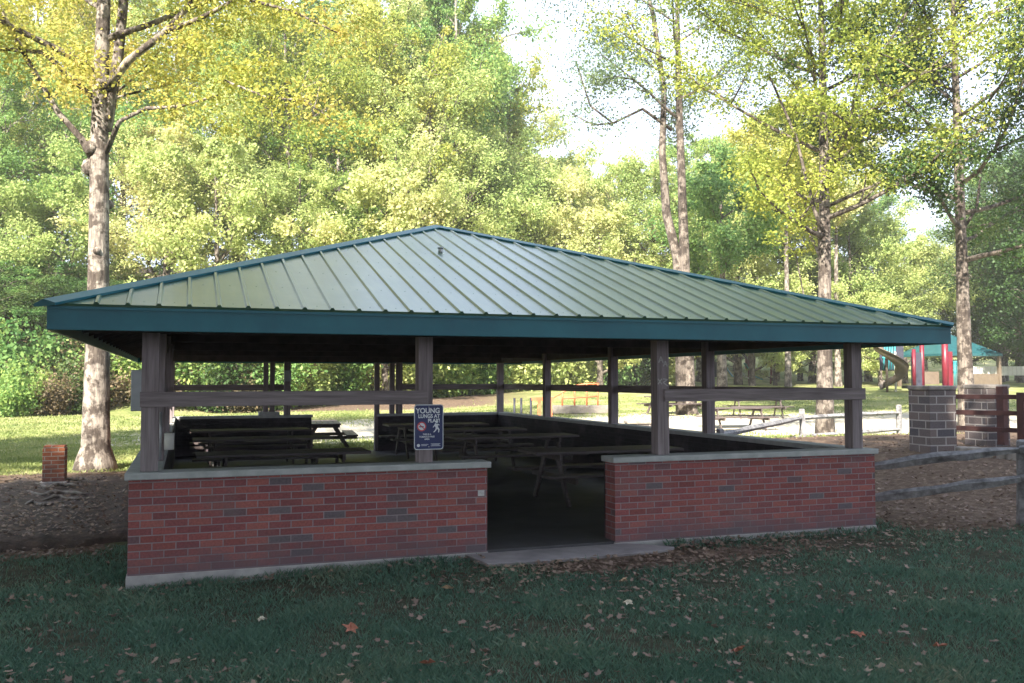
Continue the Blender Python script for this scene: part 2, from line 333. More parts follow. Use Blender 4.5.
# ---------------------------------------------------------------- pavilion
pav = empty('picnic_pavilion', (W/2, L/2, 0), 'open picnic pavilion with green hipped metal roof on timber posts and low red brick walls', 'pavilion')
pav_off = Vector((-W/2, -L/2, 0))
def P(mb, name, mat, parent=pav, bevel=0):
    o = mb.build(name, mat, None, bevel); o.parent = parent
    if parent is pav: o.location = pav_off
    return o
# floor & apron
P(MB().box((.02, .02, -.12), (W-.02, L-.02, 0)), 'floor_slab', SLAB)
x1, x2 = 3.41, 4.87
ZC = .91
P(MB().prism([(x1-.25, -.03), (x1-.18, -.55), (x1+.4, -.60), (x2+.30, -.52), (x2+.50, -.40), (x2+.12, -.03)], -.2, -.015), 'entry_apron', APRON, bevel=.01)
# walls : (x0,y0,x1,y1)
bx1, bx2 = 3.35, 4.98
walls = [(0, 0, x1, T), (x2, 0, W, T), (0, T+.002, T, L-T-.002), (W-T, T+.002, W, L-T-.002), (0, L-T, bx1, L), (bx2, L-T, W, L)]
ct = .062; ch = .035
for (a, b0, c, d) in walls:
    w = P(MB().box((a, b0, -.012), (c, d, ZC-ct)), 'brick_wall', BRICK)
    side = (b0 > .1 and d < L-.1)
    m = MB()
    if side:
        m.box((a-ch, T+ch+.002, ZC-ct), (c+ch, L-T-ch-.002, ZC))
    else:
        m.box((a-ch, b0-ch, ZC-ct), (c+ch, d+ch, ZC))
    o = m.build('wall_cap', CONC, w, .008)
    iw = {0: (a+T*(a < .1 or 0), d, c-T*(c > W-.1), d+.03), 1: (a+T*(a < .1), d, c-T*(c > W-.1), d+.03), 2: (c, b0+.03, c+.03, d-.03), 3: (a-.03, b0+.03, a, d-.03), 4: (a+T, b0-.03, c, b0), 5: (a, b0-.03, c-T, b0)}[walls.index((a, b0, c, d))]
    MB().box((iw[0], iw[1], .001), (iw[2], iw[3], ZC-ct-.001)).build('inner_shade_face', SHADEBRICK, w)  # added sheet on the inner side, the shade under the roof painted in
    f = MB().box((a-.012 if not side else a-.012, b0-.012, -.35), (c+.012, d+.012, -.0125)).build('footing', FOOT, w, .01)
MB().box((x1-.10, -.004, .56), (x1-.03, .002, .62)).build('paint_patch', CHALK, pav).location = pav_off
# posts
PX = [WI, 2.78, 5.52, W-WI]
PY = [WI, 1.35, 3.45, 6.82, 10.22, L-WI]
ps = .075
def post(x, y, z0=ZC+.001, z1=2.46, s=ps):
    return P(MB().box((x-s, y-s, z0), (x+s, y+s, z1)), 'post', WZ, bevel=.006)
for x in PX:
    post(x, WI); post(x, L-WI)
for y in PY[2:5]:
    post(WI, y); post(W-WI, y)
post(WI+.03, PY[1])
for x in (2.28, 2.43): P(MB().box((x-.055, L-WI-.055, ZC+.001), (x+.055, L-WI+.055, 2.18)), 'post', WZ, bevel=.005)
P(MB().box((2.12, L-T-.02, ZC+.002), (2.60, L+.02, ZC+.085)), 'post_base_block', CONC, bevel=.008)
P(MB().box((4.9, L-WI-.06, 0.001), (5.02-.002, L-WI+.06, 2.18)), 'post', WZ, bevel=.005)
P(MB().box((5.28, L-WI-.06, ZC+.001), (5.40, L-WI+.06, 2.18)), 'post', WZ, bevel=.005)
# rails
rz0, rz1 = 1.505, 1.645; rt = .038
fy0, fy1 = WI-ps-rt-.002, WI-ps-.002
P(MB().box((WI-ps-.01, fy0, rz0), (PX[1]+.01, fy1, rz1)), 'rail', WX, bevel=.005)
P(MB().box((PX[2]-.0, fy0, rz0), (W-WI+ps+.02, fy1, rz1)), 'rail', WX, bevel=.005)
by0 = L-WI+ps+.002
P(MB().box((WI-ps, by0, rz0), (PX[1]+ps, by0+rt, rz1)), 'rail', WX, bevel=.005)
P(MB().box((PX[2]-ps, by0, rz0), (W-WI+ps, by0+rt, rz1)), 'rail', WX, bevel=.005)
P(MB().box((W-WI+ps+.002, WI-ps, rz0-.002), (W-WI+ps+rt, L-WI+ps, rz1-.002)), 'rail', WY, bevel=.005)
P(MB().box((WI-ps-rt, PY[2], rz0-.002), (WI-ps-.002, L-WI+ps, rz1-.002)), 'rail', WY, bevel=.005)
# perimeter beams on posts
bz0, bz1 = 2.19, 2.44
for y in (WI, L-WI):
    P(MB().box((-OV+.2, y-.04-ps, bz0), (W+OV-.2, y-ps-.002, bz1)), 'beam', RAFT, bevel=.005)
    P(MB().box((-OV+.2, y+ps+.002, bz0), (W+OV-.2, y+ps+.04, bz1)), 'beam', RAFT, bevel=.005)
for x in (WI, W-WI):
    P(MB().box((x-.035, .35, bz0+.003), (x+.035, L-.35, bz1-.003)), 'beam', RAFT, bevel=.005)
# cross ties under the roof
for y in (3.45, 6.82, 10.22):
    P(MB().box((.3, y-.04, 2.24), (W-.3, y+.04, 2.44)), 'tie_beam', RAFT, bevel=.005)
# outlet box and conduit
P(MB().box((-.06, 1.27, 1.43), (.10, 1.43, 1.86)), 'meter_box', BOXG, bevel=.008)
P(MB().box((2.70, L-WI-.16, 1.72), (2.86, L-WI-.08, 1.98)), 'outlet_box', BOXG, bevel=.005)
P(MB().tube([(.32, 1.2, 1.03), (.32, 1.2, 1.20)], .05, 12), 'paper_towel_roll', WHITEP)
P(MB().tube([(.235, 1.2, .93), (.235, 1.2, 1.42)], .014, 8), 'conduit', STEEL)

# roof
roof = bpy.data.objects.new('roof', None)
ze, zf = 2.169, 2.40
xa, ya = 4.02, 4.35           # near ridge end
RZ = 4.075
e0 = (-OV, -OV); e1 = (W+OV, -OV); e2 = (W+OV, L+OV); e3 = (-OV, L+OV)
ov2 = .02
def off(p): return (p[0]+(ov2 if p[0] > 4 else -ov2), p[1]+(ov2 if p[1] > 4 else -ov2))
E = [Vector((*off(e), zf-.012)) for e in (e0, e1, e2, e3)]
A = Vector((xa, ya, RZ)); B = Vector((xa, L-ya, RZ))
faces = [(E[0], E[1], [A]), (E[1], E[2], [B, A]), (E[2], E[3], [B]), (E[3], E[0], [A, B])]
m = MB(); PITCH = .245; hips_mb = []
for (p, q, tops) in faces:
    u = (q-p); Lh = u.length; u = u.normalized()
    poly = [p, q]+tops
    nrm = (q-p).cross(tops[0]-p).normalized()
    if nrm.z < 0: nrm = -nrm
    dn = -nrm*.022
    n = len(poly)
    m.add(poly+[a+dn for a in poly], [tuple(range(n)), tuple(range(2*n-1, n-1, -1))]+[(i, n+i, n+(i+1) % n, (i+1) % n) for i in range(n)])
    vdir = nrm.cross(u); 
    if vdir.z < 0: vdir = -vdir
    def vmax(s_):   # length up the slope at distance s_ along the eave
        t0 = tops[-1]-p; s0, h0 = t0.dot(u), t0.dot(vdir)
        t1 = tops[0]-p; s1, h1 = t1.dot(u), t1.dot(vdir)
        if s_ < s0: return h0*s_/s0
        if s_ > s1: return h1*(Lh-s_)/(Lh-s1)
        return h0+(h1-h0)*((s_-s0)/(s1-s0) if s1 > s0 else 0)
    k = PITCH*.6; row = 0
    while k < Lh-.1:
        hi0, hi1 = vmax(k-.018), vmax(k+.018)
        if min(hi0, hi1) > .12:
            o0 = p+u*k-vdir*.004
            def pt(ds, hv, z): return o0+u*ds+vdir*hv+nrm*z
            m.add([pt(-.024, 0, .0), pt(-.011, 0, .02), pt(.011, 0, .02), pt(.024, 0, 0),
                   pt(-.024, hi0, .0), pt(-.011, hi0, .02), pt(.011, hi1, .02), pt(.024, hi1, 0)],
                  [(0, 1, 5, 4), (1, 2, 6, 5), (2, 3, 7, 6), (0, 3, 2, 1)])
        # screws
        ks = k+PITCH*.5; hh = vmax(ks) if ks < Lh else 0; r_ = 0.12
        while r_ < hh-.1:
            c = p+u*ks+vdir*r_+nrm*.0
            m.add([c-u*.008, c-vdir*.008, c+u*.008, c+vdir*.008, c+nrm*.005], [(0, 1, 4), (1, 2, 4), (2, 3, 4), (3, 0, 4)])
            r_ += .72
        k += PITCH
rp_ = MB(); rp_ = m
roof = P(m, 'roof', ROOFM)
# hip and ridge caps: folded strips
def capstrip(p, q, n1, n2, name):
    d = (q-p).normalized(); mm = MB()
    s1 = d.cross(n1).normalized(); s2 = -d.cross(n2).normalized()
    if s1.dot(n2) > 0: s1 = -s1
    if s2.dot(n1) > 0: s2 = -s2
    up = (n1+n2).normalized(); wd = .125
    def sec(c): return [c+s1*wd+n1*.004, c+s1*wd+n1*.026, c+up*.034, c+s2*wd+n2*.026, c+s2*wd+n2*.004]
    v_ = sec(p)+sec(q); mm.add(v_, [(0, 1, 6, 5), (1, 2, 7, 6), (2, 3, 8, 7), (3, 4, 9, 8), (4, 0, 5, 9), (4, 3, 2, 1, 0), (5, 6, 7, 8, 9)])
    return mm.build(name, TEAL, roof)
def fn(i):
    p, q, t = faces[i]; n_ = (q-p).cross(t[0]-p).normalized(); return n_ if n_.z > 0 else -n_
NN = [fn(i) for i in range(4)]
def ext(a, b_): return a+(a-b_).normalized()*.0
capstrip(ext(E[0], A), A, NN[0], NN[3], 'hip_cap'); capstrip(ext(E[1], A), A, NN[0], NN[1], 'hip_cap')
capstrip(ext(E[2], B), B, NN[1], NN[2], 'hip_cap'); capstrip(ext(E[3], B), B, NN[2], NN[3], 'hip_cap')
capstrip(A, B, NN[1], NN[3], 'ridge_cap')
# fascia boards + drip edge
ft = .03
FZ = zf-.022
for a_, b_ in (((-OV, -OV), (W+OV, -OV+ft)), ((-OV, L+OV-ft), (W+OV, L+OV)), ((-OV, -OV+ft+.001), (-OV+ft, L+OV-ft-.001)), ((W+OV-ft, -OV+ft+.001), (W+OV, L+OV-ft-.001))):
    f = MB().box((*a_, ze), (*b_, FZ)).build('fascia', TEAL, roof, .004)
    ex = .012
    hz = a_[1] < 0 and b_[1] > 1
    if b_[0]-a_[0] > 1:
        yy = a_[1]-ex if a_[1] < 0 else b_[1]+.001
        MB().box((a_[0], yy, FZ-.035), (b_[0], yy+ex-.001, FZ-.001)).build('drip_edge', TEAL, f)
# vent
c = E[0].lerp(E[1], .5); vp = Vector((3.55, 2.35, 0)); tz = (vp-E[0]).dot(Vector((NN[0].x, NN[0].y, 0)))
vz = E[0].z-((vp.x-E[0].x)*NN[0].x+(vp.y-E[0].y)*NN[0].y)/NN[0].z
MB().tube([(vp.x, vp.y, vz-.02), (vp.x, vp.y, vz+.05)], .03, 10).tube([(vp.x, vp.y, vz+.05), (vp.x, vp.y, vz+.065)], .04, 10).build('roof_vent', STEEL, roof)
# rafters: common rafters and jacks under each slope
sl_f = (RZ-E[0].z)/(ya+OV+ov2); sl_s = (RZ-E[0].z)/(xa+OV+ov2); sl_e = (RZ-E[0].z)/(W-xa+OV+ov2)
def rafter(p, q):   # centre of the top edge
    d = .15; w = .02; p, q = Vector(p), Vector(q); h = q-p; s_ = Vector((h.y, -h.x, 0)).normalized()*w
    MB().add([p-s_, p+s_, q+s_, q-s_]+[x_-Vector((0, 0, d if i > 1 else .115)) for i, x_ in enumerate((p-s_, p+s_, q+s_, q-s_))],
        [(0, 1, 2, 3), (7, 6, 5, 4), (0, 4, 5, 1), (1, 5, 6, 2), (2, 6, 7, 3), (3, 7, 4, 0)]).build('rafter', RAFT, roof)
zt0 = zf-.045
x = -OV+.61
while x < W+OV-.3:
    run = (x+OV)*(ya+OV)/(xa+OV) if x < xa else (W+OV-x)*(ya+OV)/(W-xa+OV)
    for s_ in (0, 1):
        y0 = -OV+.04; y1 = -OV+run-.06
        pa, pb = (x, y0, zt0+.04*sl_f), (x, y1, zt0+(y1+OV)*sl_f)
        if s_: pa, pb = (x, L-y0, pa[2]), (x, L-y1, pb[2])
        if run > .3: rafter(pa, pb)
    x += .61
y = -OV+.61
while y < L+OV-.3:
    dd = min(y+OV, L+OV-y); fr = min(1, dd/(ya+OV))
    for s_ in (0, 1):
        if s_ == 0: pa, pb = (-OV+.04, y, zt0+.04*sl_s), (-OV+fr*(xa+OV)-.06, y, zt0+(fr*(xa+OV)-.06)*sl_s)
        else: pa, pb = (W+OV-.04, y, zt0+.04*sl_e), (W+OV-fr*(W-xa+OV)+.06, y, zt0+(fr*(W-xa+OV)-.06)*sl_e)
        rafter(pa, pb)
    y += .61
for (e_, a_) in ((E[0], A), (E[1], A), (E[2], B), (E[3], B)):
    MB().beam(e_.lerp(a_, .02)-Vector((0, 0, .13)), a_-Vector((0, 0, .14)), .045, .19).build('hip_rafter', RAFT, roof)
# graffiti on the third front post
def strokes(segs, name, x0, y0, z0, sc_, mat, parent, loc=None, w=.012):
    mb = MB()
    for (a0, b0, a1, b1) in segs: mb.beam((x0+a0*sc_, y0, z0+b0*sc_), (x0+a1*sc_, y0, z0+b1*sc_), .003, w, (0, 1, 0)) if False else mb.beam((x0+a0*sc_, y0, z0+b0*sc_), (x0+a1*sc_, y0, z0+b1*sc_), .003, w)
    o = mb.build(name, mat, parent); 
    if loc is not None: o.location = loc
    return o
px_ = PX[2]; fy = WI-ps-.003
strokes([(0, 0, .4, 1), (.4, 1, .8, 0), (.15, .4, .65, .4)], 'chalk_letter', px_-.055, fy, 1.94, .07, CHALK, pav, pav_off)
strokes([(0, 0, .4, 1), (.4, 1, .8, 0), (.15, .4, .65, .4)], 'chalk_letter', px_+.005, fy, 1.90, .06, CHALK, pav, pav_off)
strokes([(0, 0, .8, 1), (0, 1, .8, 0)], 'chalk_letter', px_-.065, fy, 1.70, .06, CHALK, pav, pav_off)
strokes([(0, 0, .0, 1), (0, 1, .7, .9), (.7, .9, .0, .5), (.0, .5, .7, 0)], 'chalk_letter', px_-.0, fy, 1.68, .08, CHALK, pav, pav_off)

# ---------------------------------------------------------------- sign on second post
sx, sy, sz = 2.80, fy0-.012, 1.045
sign = empty('park_sign', (sx, sy, sz), 'navy metal no smoking sign with white border and white lettering on the front post', 'sign')
def rrect(w, h, r, n=6):
    o = []
    for cx_, cy_, a0 in ((w/2-r, h/2-r, 0), (-w/2+r, h/2-r, 90), (-w/2+r, -h/2+r, 180), (w/2-r, -h/2+r, 270)):
        for i in range(n+1):
            a = R(a0+90*i/n); o.append((cx_+r*math.cos(a), cy_+r*math.sin(a)))
    return o
def plate(poly, y0, y1, name, mat, cz=0, cx_=0):
    n = len(poly); vs = [(x+cx_, y0, z+cz) for x, z in poly]+[(x+cx_, y1, z+cz) for x, z in poly]
    return MB().add(vs, [tuple(range(n)), tuple(range(2*n-1, n-1, -1))]+[(i, n+i, n+(i+1) % n, (i+1) % n) for i in range(n)]).build(name, mat, sign)
SH = .457; SW = .305; czs = SH/2
plate(rrect(SW, SH, .03), 0, .004, 'border', SWHITE, czs)
plate(rrect(SW-.016, SH-.016, .024), -.002, -.0002, 'panel', SNAVY, czs)
def text(s, size, x, z, mat, name='lettering', align='LEFT', bold=.0, sx_=1):
    cu = bpy.data.curves.new('t', 'FONT'); cu.body = s; cu.size = size; cu.align_x = align; cu.extrude = .0006; cu.offset = bold
    to = bpy.data.objects.new('t', cu); me = bpy.data.meshes.new_from_object(to)
    me.name = name; me.materials.clear(); me.materials.append(mat)
    bpy.data.objects.remove(to)
    o = bpy.data.objects.new(name, me); col.objects.link(o); o.parent = sign; o.location = (x, -.0034, z); o.rotation_euler.x = R(90); o.scale.x = sx_
    return o
text('YOUNG', .072, .115, .37, SWHITE, align='RIGHT', bold=.0022, sx_=.95)
text('LUNGS AT', .052, .115, .322, SWHITE, align='RIGHT', bold=.0016, sx_=.92)
text('PLAY!', .052, .115, .276, SWHITE, align='RIGHT', bold=.0016, sx_=.95)
text('THIS IS A', .022, -.02, .148, SWHITE, align='CENTER', bold=.0006)
text('TOBACCO FREE', .022, -.02, .124, SWHITE, align='CENTER', bold=.0006)
text('AREA', .022, -.02, .100, SWHITE, align='CENTER', bold=.0006)
# no smoking roundel
def ring(cx_, cz_, r0, r1, name, mat, y=-.0036):
    n = 28; vs = [(cx_+r*math.cos(2*math.pi*i/n), y, cz_+r*math.sin(2*math.pi*i/n)) for r in (r0, r1) for i in range(n)]
    vs += [(a, y+.0015, c) for a, b_, c in vs]
    fs = [(i, n+i, n+(i+1) % n, (i+1) % n) for i in range(n)]+[(n+i, 3*n+i, 3*n+(i+1) % n, n+(i+1) % n) for i in range(n)]+[(i, (i+1) % n, 2*n+(i+1) % n, 2*n+i) for i in range(n)]
    return MB().add(vs, fs).build(name, mat, sign)
plate([(.048*math.cos(a*math.pi/14), .048*math.sin(a*math.pi/14)) for a in range(28)], -.0034, -.0022, 'symbol_disc', SWHITE, .235, -.075)
ring(-.075, .235, .036, .048, 'symbol_ring', SRED, -.0042)
MB().beam((-.105, -.0046, .262), (-.045, -.0046, .208), .002, .009).build('symbol_bar', SRED, sign)
MB().beam((-.103, -.004, .233), (-.055, -.004, .233), .002, .010).build('symbol_cigarette', SNAVY, sign)
# running child figure
fig = [(.062, .262), (.074, .268), (.080, .256), (.092, .262), (.112, .250), (.108, .243), (.094, .248), (.096, .226), (.112, .205), (.106, .172), (.096, .173), (.099, .200), (.086, .208), (.074, .190), (.052, .172), (.047, .181), (.064, .197), (.072, .220), (.062, .238), (.046, .222), (.040, .228), (.056, .248)]
plate(fig, -.0036, -.0022, 'child_figure', SWHITE)
plate([(.013*math.cos(a*math.pi/8), .014*math.sin(a*math.pi/8)) for a in range(16)], -.0036, -.0022, 'child_head', SWHITE, .281, .082)
plate([(.016*math.cos(a*math.pi/8), .016*math.sin(a*math.pi/8)) for a in range(16)], -.0034, -.0022, 'round_emblem', SWHITE, .045, -.108)
for (zz, xx0, xx1) in ((.052, -.08, -.005), (.040, -.08, -.02), (.056, .02, .12), (.046, .03, .11), (.036, .02, .12)):
    MB().box((xx0, -.0034, zz), (xx1, -.0022, zz+.004)).build('small_print', SWHITE, sign)
for zz in (.03, .43):
    MB().tube([(0, -.006, zz), (0, 0, zz)], .006, 8).build('bolt', STEEL, sign)
# ---------------------------------------------------------------- picnic tables
def make_table():
    t = empty('picnic_table', (0, 0, 0), 'wooden picnic table', 'picnic table', 'picnic tables')
    Lt = 2.36; m = MB()
    for i in range(5): m.box((-Lt/2, -.37+i*.149, .70), (Lt/2, -.37+i*.149+.142, .738))
    m.build('tabletop', DECK, t, .004)
    for s in (-1, 1):
        m = MB()
        for k in (0, 1):
            y0 = s*.66-.14+k*.145; m.box((-Lt/2, y0, .41), (Lt/2, y0+.137, .448))
        m.build('bench', DECK, t, .004)
    for x_ in (-.8, .8):
        m = MB(); m.beam((x_, -.36, .66), (x_, .36, .66), .038, .085).beam((x_+.04, -.80, .365), (x_+.04, .80, .365), .038, .085)
        m.beam((x_, -.22, .68), (x_, -.62, .0), .038, .09).beam((x_, .22, .68), (x_, .62, .0), .038, .09)
        m.build('leg_frame', DECK, t, .003)
        MB().beam((x_*.95, 0, .64), (x_*.3, 0, .70), .05, .04).build('brace', DECK, t)
    return t
tab0 = make_table()
spots = [
 (1.85, 1.95, 0, 0, 'wooden picnic table in the left row, first behind the front left brick wall'),
 (1.80, 4.35, 0, .01, 'wooden picnic table in the left row, second from the front brick wall'),
 (1.78, 7.70, 0, -.01, 'wooden picnic table in the left row, third from the front brick wall'),
 (1.75, 10.55, 0, .0, 'wooden picnic table in the left row, farthest back under the roof'),
 (6.25, 3.25, 0, .015, 'wooden picnic table in the right row, nearest the entrance gap'),
 (6.12, 6.75, 0, .0, 'wooden picnic table in the right row, second from the entrance'),
 (6.00, 9.15, 0, -.01, 'wooden picnic table in the right row, third from the entrance'),
 (5.95, 11.5, 0, .0, 'wooden picnic table in the right row, farthest back under the roof'),
 (3.95, L+1.75, -.09, R(84), 'picnic table seen end on, sunlit just outside the rear opening'),
]
p1 = at(735, 31); p2 = at(672, 36); p3 = at(757, 35)
spots += [(p1[0], p1[1], None, R(-8), 'weathered picnic table in the sun, just past the split rail fence'),
          (p2[0], p2[1], None, R(14), 'weathered picnic table in the meadow, right of the stone grill'),
          (p3[0], p3[1], None, R(-20), 'weathered picnic table at the edge of the bright path')]
for i, (x, y, z, a, lab) in enumerate(spots):
    t = tab0 if i == 0 else copy_tree(tab0)
    t.location = (x, y, gz(x, y) if z is None else z); t.rotation_euler.z = a; t['label'] = lab

# ---------------------------------------------------------------- left bed, brick pier, roots
def bed():
    poly = [(-.06, 2.2), (-1.0, 1.95), (-2.2, 2.1), (-3.4, 1.75), (-5.0, 2.0), (-7.5, 1.8)]
    ys_ = [0, .03, .25, .8, 1.6, 2.6, 4.2, 6.5, 8.5]
    vs = []; fs = []; rng = random.Random(3); n = 0
    cols = []
    for i in range(len(poly)-1):
        for k in range(8):
            t = k/8; cols.append((poly[i][0]*(1-t)+poly[i+1][0]*t, poly[i][1]*(1-t)+poly[i+1][1]*t+.04*math.sin(i*8+k)))
    cols.append(poly[-1])
    for j, dy in enumerate(ys_):
        for (x, y0) in cols:
            y = y0+dy; h = [-.10, .055, .10, .12, .13, .12, .09, .04, -.03][j]
            jit = 0 if j in (0,) else rng.uniform(-.025, .03)
            vs.append((x, y, gz(x, y)+h+jit))
    c_ = len(cols)
    fs = [(j*c_+i, (j+1)*c_+i, (j+1)*c_+i+1, j*c_+i+1)[::-1] for j in range(len(ys_)-1) for i in range(c_-1)]
    o = MB().add(vs, [f[::-1] for f in fs], True).build('dirt_path', BED); tag(o, kind='structure')
bed()
def pier():
    x, y = at(57, 15.3); z = gz(x, y)+.06
    t = empty('brick_pier', (x, y, z), 'short orange brick pier standing in the sunlit dirt left of the big tree', 'brick pier')
    MB().box((-.17, -.17, -.1), (.17, .17, .60)).build('shaft', ORANGEB, t, .01)
    MB().box((-.16, -.16, .602), (.16, .15, .645)).build('top_course', ORANGEB, t, .012)
    MB().box((-.21, -.2, -.1), (.21, .2, .05)).build('base_course', FOOT, t, .015)
pier()

# ---------------------------------------------------------------- trees
def skeleton(rng, H, r0, bole, nl, spread, lean=(0, 0), subs=3, up=.55, flare=1.5, droop=0, fork=None, prof=None):
    """returns branch polylines and leaf cluster centres"""
    br = []; tips = []
    n = 12; tr = []; rad = []
    wx, wy = rng.uniform(0, 6), rng.uniform(0, 6)
    for i in range(n+1):
        t = i/n; z = H*.94*t
        tr.append(Vector((lean[0]*t+.10*r0*6*math.sin(t*5+wx)*t, lean[1]*t+.10*r0*6*math.sin(t*4+wy)*t, z)))
        fl = 1+(flare-1)*math.exp(-z/(r0*1.6))
        rad.append(max(.02, r0*(1-.86*t)*fl))
    tr.insert(1, tr[0].lerp(tr[1], .12)); rad.insert(1, r0*(1+(flare-1)*.55)); tr.insert(2, tr[0].lerp(tr[2], .35)); rad.insert(2, r0*1.08)
    tr[0].z = -.3
    br.append((tr, rad, 12))
    def trunk(t):
        z = H*.94*t
        for i in range(len(tr)-1):
            if tr[i+1].z >= z:
                f = (z-tr[i].z)/(tr[i+1].z-tr[i].z); return tr[i].lerp(tr[i+1], f), rad[i]*(1-f)+rad[i+1]*f
        return tr[-1].copy(), rad[-1]
    ga = rng.uniform(0, 6)
    for k in range(nl):
        s = (k+.5)/nl; t = bole/H+(1-bole/H)*s**.9*.96
        p, r = trunk(t); ga += 2.4+rng.uniform(-.4, .4)
        pr = prof(s) if prof else (math.sin(math.pi*min(1, (.22+.78*s)))**.7*.9+.12)
        ln = spread*pr*rng.uniform(.8, 1.15)
        d = Vector((math.cos(ga), math.sin(ga), up*(.6+.8*s)+rng.uniform(-.15, .15))).normalized()
        pts = [p]; q = p.copy(); dd = d.copy(); m_ = 5
        for i in range(m_):
            dd = (dd+Vector((rng.uniform(-.16, .16), rng.uniform(-.16, .16), .09-droop*.25*i/m_+rng.uniform(-.1, .1)))).normalized(); q = q+dd*ln/m_; pts.append(q.copy())
        rr_ = min(r*.5, .024*ln)
        br.append((pts, [max(.012, rr_*(1-.8*i/m_)) for i in range(m_+1)], 6))
        tips.append((pts[-1], ln)); tips.append((pts[-2], ln*.8)); tips.append((pts[3], ln*.7)); tips.append((pts[2], ln*.4))
        for j in range(subs):
            i0 = rng.choice((1, 2, 3, 3, 4, 5)); b0 = pts[i0]; sd = (dd+Vector((rng.uniform(-1, 1), rng.uniform(-1, 1), rng.uniform(-.35, .6)-droop*.4))).normalized(); sl = ln*rng.uniform(.3, .55)
            sp = [b0]; q2 = b0.copy()
            for i in range(3):
                sd = (sd+Vector((rng.uniform(-.2, .2), rng.uniform(-.2, .2), rng.uniform(-.12, .15)-droop*.2))).normalized(); q2 = q2+sd*sl/3; sp.append(q2.copy())
            br.append((sp, [max(.008, rr_*.45*(1-.25*i)) for i in range(4)], 5))
            tips.append((sp[-1], sl*1.6)); tips.append((sp[2], sl*1.6))
    p, r = trunk(.98); tips += [(p, spread*.5)]*2
    return br, tips
def leaves_mesh(name, centres, N_, size, rs, mat, seed, flat=.65, cone=.0, zmin=None, spill=.28):
    """N_ separate leaf faces spread around the branch ends"""
    rng = np.random.default_rng(seed)
    C = np.array([list(c) for c, _ in centres]); S = np.array([s for _, s in centres]); Wt = S/S.sum()
    k = rng.choice(len(C), N_, p=Wt)
    d = rng.normal(size=(N_, 3)); d /= np.linalg.norm(d, axis=1)[:, None]; d *= (rng.random((N_, 1))**.6)*np.where(rng.random((N_, 1)) < spill, rng.uniform(1, 1.8, (N_, 1)), 1)
    rad = np.clip(S[k]*rs, .25, None)[:, None]
    p = C[k]+d*rad*np.array([1, 1, flat])
    if zmin is not None:
        p[:, 2] = np.maximum(p[:, 2], zmin+rng.random(N_)*.3)
    nrm = rng.normal(size=(N_, 3)); nrm[:, 2] = np.abs(nrm[:, 2])+.25; nrm += d*.5; nrm /= np.linalg.norm(nrm, axis=1)[:, None]
    a = np.cross(nrm, rng.normal(size=(N_, 3))); a /= np.linalg.norm(a, axis=1)[:, None]; b_ = np.cross(nrm, a)
    s = size*rng.uniform(.6, 1.35, (N_, 1))
    V = np.stack([p-a*s*.55, p-b_*s*.34+nrm*s*.08, p+a*s*.6, p+b_*s*.36+nrm*s*.06], 1).reshape(-1, 3)
    return quadmesh(name, V, mat)
def quadmesh(name, V, mat, k=4):
    n = len(V)//k
    me = bpy.data.meshes.new(name); me.vertices.add(len(V)); me.vertices.foreach_set('co', V.astype(np.float32).ravel())
    me.loops.add(n*k); me.loops.foreach_set('vertex_index', np.arange(n*k)); me.polygons.add(n); me.polygons.foreach_set('loop_start', np.arange(0, n*k, k))
    me.update(calc_edges=True); me.materials.append(mat); return me
def branch_mesh(br, name, mat, rng):
    m = MB()
    for pts, rad, n in br: m.tube(pts, rad, n, True, .06 if n > 8 else 0, rng)
    return m.mesh(name, mat)
def obj(name, me, parent):
    o = bpy.data.objects.new(name, me); col.objects.link(o); o.parent = parent; return o
def make_tree(kind, loc, label, cat, br, tips, bark, leaf, N_, size, rs, seed, flat=.65, group=None, zmin=None, rz=0):
    t = empty(kind, loc, label, cat, group, rz); rng = random.Random(seed)
    obj('trunk', branch_mesh(br[:1], 'trunk', bark, rng), t)
    if len(br) > 1: obj('branches', branch_mesh(br[1:], 'branches', bark, rng), t)
    obj('crown', leaves_mesh('crown', tips, N_, size, rs, leaf, seed, flat, zmin=zmin), t)
    return t
# --- big tree left of the pavilion
rng = random.Random(11)
xA, yA = at(97, 18.3); zA = gz(xA, yA)
br, tips = skeleton(rng, 17.5, .265, 7.4, 15, 5.0, lean=(.1, .1), subs=4, up=.35, flare=1.8)
k0 = Vector((.02, .0, 6.4))
def limb(pts, r0, r1, n=8, tipsz=2.0, nt_=2):
    r0 *= .72 if r0 < .2 else 1
    pts = [Vector(p) for p in pts]; br.append((pts, [r0+(r1-r0)*i/(len(pts)-1) for i in range(len(pts))], n))
    for p in pts[-nt_:]: tips.append((p, tipsz))
cr = Vector((math.cos(YAW), -math.sin(YAW), 0)); cf = Vector((math.sin(YAW), math.cos(YAW), 0))
def cp(a, b_, z): return cr*a+cf*b_+Vector((0, 0, z))
limb([cp(.0, 0, 6.0), cp(-.35, -.1, 6.7), cp(-.75, -.3, 7.2), cp(-1.3, -.6, 8.3), cp(-1.8, -1, 9.5)], .11, .04, tipsz=2.6)
limb([cp(.05, 0, 6.3), cp(.5, -.3, 7.0), cp(1.1, -.5, 7.2), cp(1.9, -.8, 7.15), cp(2.7, -1.0, 7.3)], .08, .02, tipsz=2.6)
limb([cp(.05, 0, 7.7), cp(.7, -.4, 8.2), cp(1.5, -.6, 8.7), cp(2.1, -.7, 9.3), cp(2.7, -.9, 10.2)], .13, .04, tipsz=2.8)
limb([cp(1.5, -.6, 8.7), cp(2.3, -1.0, 8.8), cp(3.2, -1.3, 9.1), cp(4.3, -1.6, 8.7), cp(5.2, -1.8, 8.2)], .08, .015, tipsz=2.6, nt_=3)
